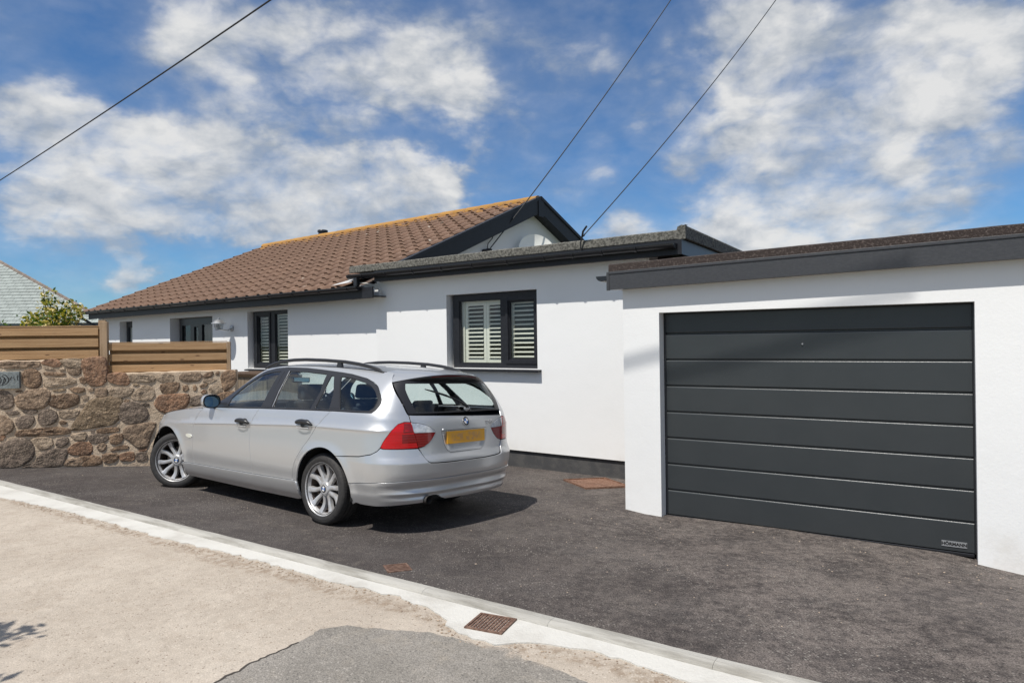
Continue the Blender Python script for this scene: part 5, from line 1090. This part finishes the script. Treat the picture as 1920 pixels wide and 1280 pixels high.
# ---- top
RX0, RXR = 1.32, -.45
def roofS(x, y):
    ye = hw(x, ZT(x)); q = min(abs(y)/ye, 1.02); return (x, y, ZT(x)+.036*(1-q**2.2))
rf_ = [(x, hw(x, ZT(x))) for x in np.linspace(RXR, RX0, 40)]
rpoly = [(float(a), float(b_)) for a, b_ in rf_]+[(RX0+.15*(1-(v)**2), v*hw(RX0, ZT(RX0))) for v in np.linspace(.97, -.97, 24)]+[(float(a), -float(b_)) for a, b_ in rf_[::-1]]
put_panel('roof', (lambda d: (d[0], [n if n.z > -.5 else -n for n in d[1]], d[2]))(build_panel(rpoly, gap=-.001, st=.05, flange=0, fn=lambda x, y: roofS(x, y))), M_PAINT, car)
for o_ in [o for o in car.children if o.name.startswith('roof') and not o.name.startswith('roof_')]:
    pass
_q = B(-.683, 1.277)
TE = lambda v: Vector((-.815+(.815+_q[0])*abs(v)**2.6, v*_q[1], 1.352-.075*abs(v)**2.4))
yr = hw(RXR, ZT(RXR)); vs = np.linspace(-1, 1, 41)
g = MB(); rows = []
for k in range(9):
    u = k/8; row = []
    for v in vs:
        a = Vector(roofS(RXR, v*yr)); b_ = TE(v); p = a.lerp(b_, u); e_ = Vector(B(RXR+(-.683-RXR)*u, ZT(RXR)+(1.277-ZT(RXR))*u)); e_.y *= math.copysign(1, v); ed = Vector(roofS(RXR, math.copysign(yr, v))).lerp(TE(math.copysign(1, v)), u); p += (e_-ed)*abs(v)**5; p.z += .012*math.sin(math.pi*u)*(1-abs(v)**3); row.append(p)
    rows.append(row)
g.grid(rows); cpart('roof_spoiler', g, M_PAINT, smooth='all')
g = MB(); rows = []
for dx, dz, f_ in ((0, .0, 1), (-.006, -.006, 1), (-.004, -.020, .995), (.02, -.048, .985), (.075, -.060, .96)):
    rows.append([TE(v)+Vector((dx, 0, dz*(1-.75*abs(v)**4))) for v in vs])
g.grid(rows); sp_ = cpart('spoiler_lip', g, M_TRIM, smooth='all')
g = MB(); g.grid([[TE(v)+Vector((dx-.0035, 0, dz*(1-.75*abs(v)**4))) for v in np.linspace(-.5, .5, 15)] for dx, dz in ((-.004, -.008), (-.003, -.019))]); cpart('brake_light', g, pm('dark_red_lens', (.10, .008, .010), None, 1, .15), sp_)
# bonnet
ZK = pch([2.1, 2.4, 2.7, 2.95, 3.15, 3.3, 3.6, 4.03], [.937, .916, .879, .838, .795, .768, .752, .747])
K = [Vector(B(c, ZK(c))) for c in np.linspace(2.12, XCF+L1, 90)]
kx = [p.x for p in K]; xs = np.linspace(2.13, kx[-1]-.002, 34)
g = MB(); rows = []
for x in xs:
    ye = float(np.interp(x, kx, [p.y for p in K])); ze = float(np.interp(x, kx, [p.z for p in K])); cr = .070*min(1, max(0, (kx[-1]-x)/.75))**.6
    rows.append([Vector((x, ye*v, ze+cr*(1-abs(v)**2.2))) for v in np.linspace(-1, 1, 25)])
g.grid(rows); cpart('bonnet', g, M_PAINT, smooth='all')
# windscreen
E0 = [Vector((c, hw(c, ZT(c)), ZT(c))) for c in np.linspace(RX0, 2.12, 15)]
g = MB(); rows = []; yT = hw(RX0, ZT(RX0)); yB = E0[-1].y
for i, e in enumerate(E0):
    u = i/14; row = []
    for v in np.linspace(-1, 1, 21):
        xt = RX0+.15*(1-v*v); top = Vector((xt, v*yT, roofS(xt, v*yT)[2])) if abs(v) < 1 else Vector((RX0, v*yT, ZT(RX0))); bot = Vector((2.12+.24*(1-v*v), v*yB, E0[-1].z+.012*(1-v*v)))
        p = top.lerp(bot, u); d_ = e-E0[0].lerp(E0[-1], u); p += Vector((d_.x, d_.y*v, d_.z)); row.append(p)
    rows.append(row)
g.grid(rows); cpart('windscreen', g, M_CGL, smooth='all')
g = MB(); rows = [[Vector((2.02+.26*(1-v*v), v*.76, .93)) for v in np.linspace(-1, 1, 15)], [Vector((2.16+.26*(1-v*v), v*.80, .925)) for v in np.linspace(-1, 1, 15)], [Vector((2.30+.2*(1-v*v), v*.80, .88)) for v in np.linspace(-1, 1, 15)]]; g.grid(rows); cpart('cowl', g, M_TRIM)
# ---- front
HL = [(3.03, .665), (3.0, .70), (2.962, .762), (2.955, .822), (3.15, .788), (3.30, .762), (3.60, .746), (3.70, .744), (3.72, .665), (3.4, .655), (3.15, .66)]
both('headlight', build_panel(HL, gap=.003, off=.001, flange=.015), M_CLEAR)
fb = [(3.03, .652), (3.15, .655), (3.4, .65), (3.72, .66), (3.72, .738), (XCF+L1, .740)]; fa2 = archpts(FA, 45, -17, 14)
fp = fb[::-1]+fa2[1:]+[(3.16, .20), (3.4, .19), (3.8, .19)]
put_panel('front_bumper', build_panel(fp+[(2*(XCF+L1)-c, z) for c, z in fp[::-1]], [[(3.78, .655), (3.76, .70), (3.80, .735), (3.985, .735), (4.0, .70), (3.99, .655)], [(2*(XCF+L1)-c, z) for c, z in [(3.78, .655), (3.76, .70), (3.80, .735), (3.985, .735), (4.0, .70), (3.99, .655)]], [(3.6, .30), (3.62, .40), (2*(XCF+L1)-3.62, .40), (2*(XCF+L1)-3.6, .30)]], st=.04), M_PAINT, car)
for s in (False, True): put_panel('grille', build_panel([(3.78, .655), (3.76, .70), (3.80, .735), (3.985, .735), (4.0, .70), (3.99, .655)], gap=0, off=-.012, flange=0), M_TRIM, car, s)
# ---- black gap underlayer, under-body, wheel wells, cabin liner
ub = [(2.40, .20), (2.41, .33)]+archpts(FA, 178, 0)[1:]+[(3.16, .22), (3.5, .21), (XCF+L1, .21), (XCF+L1, .735), (3.4, .74), (2.9, .80), (2.4, .88), (2.0, .92), (1.0, .965), (-.1, 1.0), (-.9, .99), (-1.1, .985), (CLN, .985), (CLN, .27), (-1.0, .265), (-.5, .265)]+archpts(RA, 187, 5)[1:]+[(.325, .20)]
both('gap_underlayer', build_panel(ub, gap=.004, off=-.020, flange=0, st=.06), M_BLACK)  # black underlayer added behind the panels so the gaps read as shade
for xa, A_ in ((0, RA), (1, FA)):
    for s in (1, -1):
        g = MB(); rows = [[(A_[0]+r_*math.cos(a), y*s, A_[1]+r_*math.sin(a)) for a in np.linspace(-.12, math.pi+.12, 24)] for y, r_ in ((.885, A_[2]-.004), (.875, A_[2]+.012), (.55, A_[2]+.012))]
        g.grid(rows); g.add(rows[-1], [tuple(range(24))]); cpart('wheel_well', g, M_BLACK)
g = MB(); g.box(-.86, -.42, -.66, .66, .31, .33); g.box(-.55, 3.3, -.54, .54, .17, .20); g.box(.36, 2.34, -.80, .80, .172, .198); cpart('floor_pan', g, M_BLACK)
# ---- handles, indicator, mirrors
def surf_tube(pts, r, n=10, mir=1, flat=1.): return [Vector((q.x, q.y*mir, q.z)) for q in pts]
for (d0, d1), base in ((fdoor, (1.22, .836)), (rdoor, (.215, .880))):
    for dr, mi in ((d0, 1), (d1, -1)):
        c0, z0 = base
        put_panel('handle_cup', build_panel([(c0+.07*math.cos(a)-.005, z0+.040*math.sin(a)) for a in np.linspace(0, 6.283, 25)[:-1]], gap=0, off=.0015, flange=0, st=.02), M_CUP, dr, mi < 0)  # cup is body colour; its recess shade is put in as a dark oval
        P = [Bo(c0+.118-.236*i/10, z0-.006+.010*math.sin(math.pi*i/10), .012+.026*math.sin(math.pi*min(max(i/10, .0), 1))**.5) for i in range(11)]
        g = MB(); g.tube(surf_tube(P, 0, mir=mi), [.006, .017, .020, .021, .021, .021, .021, .021, .021, .020, .012], 10, flat=1.); cpart('handle', g, M_TRIM, dr, smooth=True)
        P = [Bo(c0+.085-.18*i/8, z0-.026, .022+.012*math.sin(math.pi*i/8)) for i in range(9)]; g = MB(); g.tube(surf_tube(P, 0, mir=mi), .0065, 6); cpart('handle_strip', g, M_ALLOY, dr, smooth=True)
g_ = build_panel([(2.268+.062*math.cos(a)+.012*math.sin(a), .632+.020*math.sin(a)) for a in np.linspace(0, 6.283, 17)[:-1]], gap=0, off=.006, flange=.008, st=.02); both('side_indicator', g_, pm('clear_lens', (.66, .66, .58), None, 1, .15, coat=1.))
for s in (1, -1):
    mr = bpy.data.objects.new('door_mirror', None); COL.objects.link(mr); mr.parent = car
    def sup(cx, cy, cz, ax, ay, az_, x0, n=24, e=.8):
        rows = []
        for i in range(13):
            u = i/12; x = cx+x0+(ax-x0)*u; r_ = max(0, 1-max(0, (x-cx)/ax)**2.4)**.5 if x > cx else 1-.06*((x-cx)/.05)**2
            rows.append([(x, s*(cy+ay*r_*math.copysign(abs(math.cos(a))**e, math.cos(a))), cz+az_*r_*math.copysign(abs(math.sin(a))**e, math.sin(a))) for a in np.linspace(0, 6.2832, n+1)])
        return rows
    g = MB(); g.grid(sup(1.845, .905, 1.022, .085, .098, .074, -.025)); cpart('housing', g, M_PAINT, mr, smooth='all')
    g = MB(); rows = [[(1.818, s*(.905+.094*k_*math.copysign(abs(math.cos(a))**.8, math.cos(a))), 1.022+.070*k_*math.copysign(abs(math.sin(a))**.8, math.sin(a))) for a in np.linspace(0, 6.2832, 25)] for k_ in (1.03, .86)]; g.grid(rows); r2 = [(1.832, y, z) for _, y, z in rows[1]]; g.grid([rows[1], r2]); cpart('bezel', g, M_TRIM, mr)
    g = MB(); r3 = [(1.829, y, z) for _, y, z in rows[1][:-1]]; r3 = [(x+(z-1.022)*.22, y, z) for x, y, z in r3]; g.add(r3, [tuple(range(24))]); cpart('mirror_glass', g, pm('mirror', (.45, .72, .85), None, 1, .02, metallic=1.) if s == 1 else bpy.data.materials['mirror'], mr)
    g = MB(); g.tube([(1.84, s*.85, .968), (1.85, s*.83, .955), (1.86, s*.79, .960)], [.030, .032, .04], 8); cpart('stalk', g, M_TRIM, mr)
# ---- roof rails
for s in (1, -1):
    rl = bpy.data.objects.new('roof_rail', None); COL.objects.link(rl); rl.parent = car
    P = [(1.40, 1.378), (1.33, 1.402), (1.22, 1.432), (1.08, 1.455), (.9, 1.468), (.7, 1.472), (.4, 1.466), (.1, 1.452), (-.1, 1.432), (-.25, 1.409), (-.36, 1.384), (-.44, 1.352)]
    g = MB(); g.tube([(x, s*(.555 if x > 0 else .555-.012*min(1, -x)), z) for x, z in P], [.008]+[.0165]*10+[.008], 10); cpart('bar', g, M_TRIM, rl, smooth=True)
    for x in (.17,):
        g = MB(); g.hexa([(x-.045, s*.545, 1.38), (x+.045, s*.545, 1.38), (x+.045, s*.572, 1.38), (x-.045, s*.572, 1.38)], [(x-.025, s*.545, 1.452), (x+.025, s*.545, 1.452), (x+.025, s*.566, 1.452), (x-.025, s*.566, 1.452)]); cpart('foot', g, M_TRIM, rl)
# ---- number plate, emblem, lettering
yw = lambda c, z, o: Bo(c, z, o)
def tgM(c, z, o, e=.02):     # a frame lying on the tailgate: x to the right of the viewer, y up
    n = Bn(c, z); up = (Vector(B(c, z+e))-Vector(B(c, z-e))).normalized(); rt = up.cross(n).normalized(); up = n.cross(rt); p = Bo(c, z, o)
    return Matrix(((rt.x, up.x, n.x, p.x), (rt.y, up.y, n.y, p.y), (rt.z, up.z, n.z, p.z), (0, 0, 0, 1)))
CM = wm(car)
M_PLATE = bpy.data.materials.new('number_plate'); M_PLATE.use_nodes = True; t, b = nt(M_PLATE); b.inputs['Roughness'].default_value = .35
oc = t.new('ShaderNodeTexCoord').outputs['Generated']; mp = t.new('ShaderNodeMapping'); t.link(oc, mp.inputs[0]); mp.inputs['Scale'].default_value = (1, 7.5, 1.6)
sp = t.new('ShaderNodeSeparateXYZ'); t.link(oc, sp.inputs[0]); nz = t.noise(mp.outputs[0], 1.9, 2, .5)
edge = t.math('MULTIPLY', t.ramp(t.math('ABSOLUTE', t.math('SUBTRACT', sp.outputs[1], .5)), .45, .30), t.ramp(t.math('ABSOLUTE', t.math('SUBTRACT', sp.outputs[2], .5)), .44, .22))
t.link(t.mix(t.math('MULTIPLY', t.ramp(nz.outputs[0], .30, .66), edge), (.86, .42, .035), (.64, .33, .11)), b.inputs['Base Color'])
pm_ = Matrix.Translation((-.938, -.01, .795)) @ Matrix.Rotation(R(-90), 4, 'Z') @ Matrix.Rotation(R(90-3), 4, 'X')
g = MB(); g.box(-.26, .26, -.0555, .0555, -.004, .004); g.v = [tuple(pm_ @ Vector(p)) for p in g.v]; cpart('number_plate', g, M_PLATE, tg, bev=.002)
M_BLUE = pm('enamel_blue', (.02, .10, .32), None, 1, .2); M_WH = pm('enamel_white', (.75, .75, .75), None, 1, .2)
def roundel(parent, M, r, nm='badge'):
    g = MB(); n = 28
    g.add([(r*math.cos(6.2832*i/n), r*math.sin(6.2832*i/n), .0) for i in range(n)]+[(r*.97*math.cos(6.2832*i/n), r*.97*math.sin(6.2832*i/n), .006) for i in range(n)]+[(r*.66*math.cos(6.2832*i/n), r*.66*math.sin(6.2832*i/n), .007) for i in range(n)], [(i, (i+1) % n, n+(i+1) % n, n+i) for i in range(n)], 1)
    g.add(g.v[n:], [(i, (i+1) % n, n+(i+1) % n, n+i) for i in range(n)], 0)
    for q in range(4):
        k = [(r*.64*math.cos(6.2832*(q*7+i)/n), r*.64*math.sin(6.2832*(q*7+i)/n), .0085) for i in range(8)]; g.add([(0, 0, .009)]+k, [(0, i+1, i+2) for i in range(7)], 2 if q % 2 else 3)
    g.add([(r*.68*math.cos(6.2832*i/n), r*.68*math.sin(6.2832*i/n), .0074) for i in range(n)]+[(r*.61*math.cos(6.2832*i/n), r*.61*math.sin(6.2832*i/n), .0078) for i in range(n)], [(i, (i+1) % n, n+(i+1) % n, n+i) for i in range(n)], 1)
    g.v = [tuple(M @ Vector(p)) for p in g.v]; g.keep = True
    o = obj(nm, g, [M_INK, M_ALLOY, M_BLUE, M_WH], parent, mesh_local=True); o['label'] = 'round black ringed emblem with blue and white quarters'; return o
roundel(tg, tgM(CLN-.005, .929, .004), .041)
text('lettering', '320d', .058, CM @ tgM(CLN-.372, .905, .003, .01), M_ALLOY, tg, ext=.002, off=.0006, xs=1.05)
# wiper
g = MB(); g.lathe([(.001, .03), (.016, .028), (.022, .012), (.024, -.01)], 14); M_ = tgM(-1.785, 1.036, .006); g.v = [tuple(M_ @ Vector(p)) for p in g.v]
wp = cpart('wiper', g, M_ZINC, tg, smooth=True)
g = MB(); g.tube([Bo(-1.785, 1.040, .028), Bo(-1.70, 1.078, .035), Bo(-1.56, 1.13, .033)], [.014, .012, .008], 6); g.tube([Bo(-1.60, 1.115, .03), Bo(-1.48, 1.150, .026), Bo(-1.30, 1.186, .022), Bo(-1.16, 1.212, .014)], [.006, .010, .009, .004], 6); cpart('wiper_arm', g, M_TRIM, tg, smooth=True)
for c in (-1.13, -1.47, 2*CLN+1.47, 2*CLN+1.13):
    g = MB(); M_ = tgM(c, .535, .001); g.lathe([(.001, .0012), (.011, .0012), (.012, .0)], 14); g.v = [tuple(M_ @ Vector(p)) for p in g.v]; cpart('parking_sensor', g, pm('sensor_grey', (.24, .25, .26), None, 1, .5) if 'sensor_grey' not in bpy.data.materials else bpy.data.materials['sensor_grey'])
g = MB(); g.tube([(-.70, .47, .275), (-.86, .47, .285), (-.95, .47, .285)], .036, 16, cap=False); g.tube([(-.95, .47, .285), (-.80, .47, .283)], .031, 16, cap=False); g.lathe([(.001, -.82), (.033, -.82)], 16, 'x', c=(0, .47, .283)); cpart('exhaust_pipe', g, pm('dull_steel', (.10, .095, .09), None, 1, .5, metallic=.7), smooth=40)
# ---- cabin
def soft(name, pts, par=None, mat=None): # rounded block between eight corners
    g = MB(); g.hexa(pts[:4], pts[4:]); o = cpart(name, g, mat or M_SEAT, par); m_ = o.modifiers.new('round', 'BEVEL'); m_.width = .035; m_.segments = 3; o.data.polygons.foreach_set('use_smooth', [True]*len(o.data.polygons)); return o
def slab(x0, x1, y0, y1, z0, z1, lean=0.): return [(x0, y0, z0), (x1, y0, z0), (x1, y1, z0), (x0, y1, z0), (x0-lean, y0, z1), (x1-lean, y0, z1), (x1-lean, y1, z1), (x0-lean, y1, z1)]
for y in (.37, -.37):
    st_ = bpy.data.objects.new('front_seat', None); COL.objects.link(st_); st_.parent = car
    soft('cushion', slab(1.05, 1.55, y-.25, y+.25, .45, .60), st_); soft('backrest', slab(.96, 1.10, y-.24, y+.24, .55, 1.06, .16), st_); soft('headrest', slab(.79, .92, y-.14, y+.14, 1.065, 1.225, .03), st_)
rs = bpy.data.objects.new('rear_seat', None); COL.objects.link(rs); rs.parent = car
soft('cushion', slab(.15, .65, -.62, .62, .45, .60), rs); soft('backrest', slab(.08, .20, -.62, .62, .55, 1.03, .12), rs)
for y in (.37, -.37): soft('headrest', slab(-.05, .02, y-.13, y+.13, 1.02, 1.075, .01), rs)
soft('dashboard', [(1.75, -.70, .6), (2.1, -.70, .6), (2.1, .70, .6), (1.75, .70, .6), (1.78, -.70, .93), (2.15, -.70, .92), (2.15, .70, .92), (1.78, .70, .93)], None, M_TRIM)
g = MB(); WMt = Matrix.Translation((1.56, -.37, .93)) @ Matrix.Rotation(R(-65), 4, 'Y'); n = 28
g.tube([WMt @ Vector((.18*math.cos(6.2832*i/n), .18*math.sin(6.2832*i/n), 0)) for i in range(n+1)], .014, 6, cap=False); g.tube([WMt @ Vector((-.17, 0, 0)), WMt @ Vector((0, 0, -.01)), WMt @ Vector((.17, 0, 0))], .02, 6); g.tube([WMt @ Vector((0, 0, -.01)), WMt @ Vector((0, .17, 0))], .018, 6); cpart('steering_wheel', g, M_TRIM)
g = MB(); g.box(1.545, 1.57, -.115, .115, 1.225, 1.285); o = cpart('rear_view_mirror', g, M_TRIM, bev=.012)
g = MB(); g.box(1.5445, 1.5449, -.10, .10, 1.232, 1.278); cpart('mirror_glass', g, bpy.data.materials['mirror'], o)
g = MB(); g.tube([(1.56, 0, 1.28), (1.62, 0, 1.32)], .012, 6); cpart('stalk', g, M_TRIM, o)
g = MB(); g.box(.46, 2.2, -.78, .78, .40, .44); g.box(-.80, .46, -.58, .58, .40, .44); g.box(-.80, .02, -.66, .66, .80, .815); cpart('cabin_floor', g, M_SEAT)
both('door_lining', build_panel([(2.1, .74), (2.1, .88), (1.0, .945), (-.1, .975), (-.78, .97), (-.80, .74), (.50, .74), (.50, .42), (1.9, .42)], gap=0, off=-.055, flange=0, st=.09), M_SEAT)
rr_ = []
for x in np.linspace(-.42, 1.30, 12): rr_.append([Vector(roofS(x, v*hw(x, ZT(x))*.97))-Vector((0, 0, .035)) for v in np.linspace(-1, 1, 11)])
g = MB(); g.grid(rr_); cpart('headlining', g, pm('headlining', (.16, .155, .145), None, 1, .9))
# ---- wheels
def wheel(loc, side_, steer):
    w = bpy.data.objects.new('wheel', None); COL.objects.link(w); w.parent = car; w.location = loc; w.rotation_euler = (0, 0, steer+(0 if side_ > 0 else math.pi))
    g = MB(); pr = [(.218, -.088), (.228, -.096), (.25, -.102), (.272, -.104), (.293, -.100), (.306, -.090), (.3135, -.074)]
    tr_ = [(.3155, -.066), (.3155, -.044), (.309, -.042), (.309, -.036), (.316, -.034), (.3165, -.004), (.310, -.003), (.310, .003), (.3165, .004), (.316, .034), (.309, .036), (.309, .042), (.3155, .044), (.3155, .066)]
    rib = [(.272, .104), (.268, .1055), (.262, .104)]
    g.lathe(pr+tr_+[(.3135, .074), (.306, .090), (.293, .100), (.282, .1035)]+rib+[(.25, .102), (.236, .098), (.228, .090), (.222, .084)], 72, 'y'); cpart('tyre', g, M_RUB, w, smooth=35)
    g = MB()
    for k in range(72):      # shoulder blocks of the tread
        for s in (1, -1):
            a = 6.2832*k/72; a2 = a+.052
            P = [(r_*math.sin(q), y*s, r_*math.cos(q)) for q in (a, a2) for r_, y in ((.3172, .050), (.3165, .071), (.3085, .0895))]
            g.add(P, [(0, 1, 4, 3), (1, 2, 5, 4)])
    o = cpart('tread', g, M_RUB, w); o['kind'] = 'stuff'
    g = MB(); g.lathe([(.222, .080), (.231, .094), (.2365, .099), (.238, .0965), (.2345, .088), (.226, .083), (.217, .070), (.211, .052)], 56, 'y'); rim = cpart('rim', g, M_ALLOY, w, smooth=35)
    g = MB(); g.lathe([(.211, .052), (.207, .0), (.205, -.085)], 40, 'y'); cpart('rim_barrel', g, M_DISC, w, smooth=35)
    g = MB(); g.lathe([(.001, -.02), (.15, -.02), (.15, .0), (.07, .004), (.07, .03), (.001, .03)], 36, 'y'); cpart('brake_disc', g, M_DISC, w, smooth=35)
    g = MB(); g.lathe([(.001, -.055), (.207, -.055)], 30, 'y'); cpart('brake_shield', g, M_BLACK, w)
    g = MB(); g.lathe([(.032, .071), (.045, .072), (.060, .066), (.066, .050), (.064, .02)], 36, 'y')
    for k in range(5):
        for sgn in (-1, 1):
            a0 = 6.2832*k/5+.15; pts = []; wd = []
            for u in np.linspace(0, 1, 9):
                r_ = .050+.166*u; a = a0+sgn*(.20+.16*math.sin(min(1, u*1.15)*2.4)); y = .062+.016*u**2-.012*math.sin(math.pi*u); pts.append((r_, a, y)); wd.append(.0185+.005*abs(2*u-1)**2+.006*u*u)
            top = [[], [], [], [], []]; 
            for (r_, a, y), h in zip(pts, wd):
                er = Vector((math.sin(a), 0, math.cos(a))); et = Vector((math.cos(a), 0, -math.sin(a))); c = er*r_
                for q, (tx, dy) in enumerate(((-1, -.034), (-.86, -.004), (0, .0025), (.86, -.004), (1, -.034))): top[q].append(c+et*(tx*h)+Vector((0, y+dy, 0)))
            g.grid(top)
    cpart('spokes', g, M_ALLOY, w, smooth=50)
    g = MB()
    for k in range(5):
        a = 6.2832*k/5+.15+.628; g.lathe([(.001, .066), (.006, .066), (.0085, .058), (.0085, .05)], 8, 'y', c=(.0505*math.sin(a), 0, .0505*math.cos(a)))
    o = cpart('wheel_bolts', g, M_DISC, w); o['kind'] = 'stuff'
    roundel(w, Matrix.Translation((0, .0695, 0)) @ Matrix.Rotation(R(-90), 4, 'X') @ Matrix.Rotation(R(40), 4, 'Z'), .034)
    return w
wheel((.0, .760, .314), 1, 0); wheel((.0, -.760, .314), -1, 0); wheel((2.765, .742, .314), 1, R(33)); wheel((2.765, -.742, .314), -1, R(28))
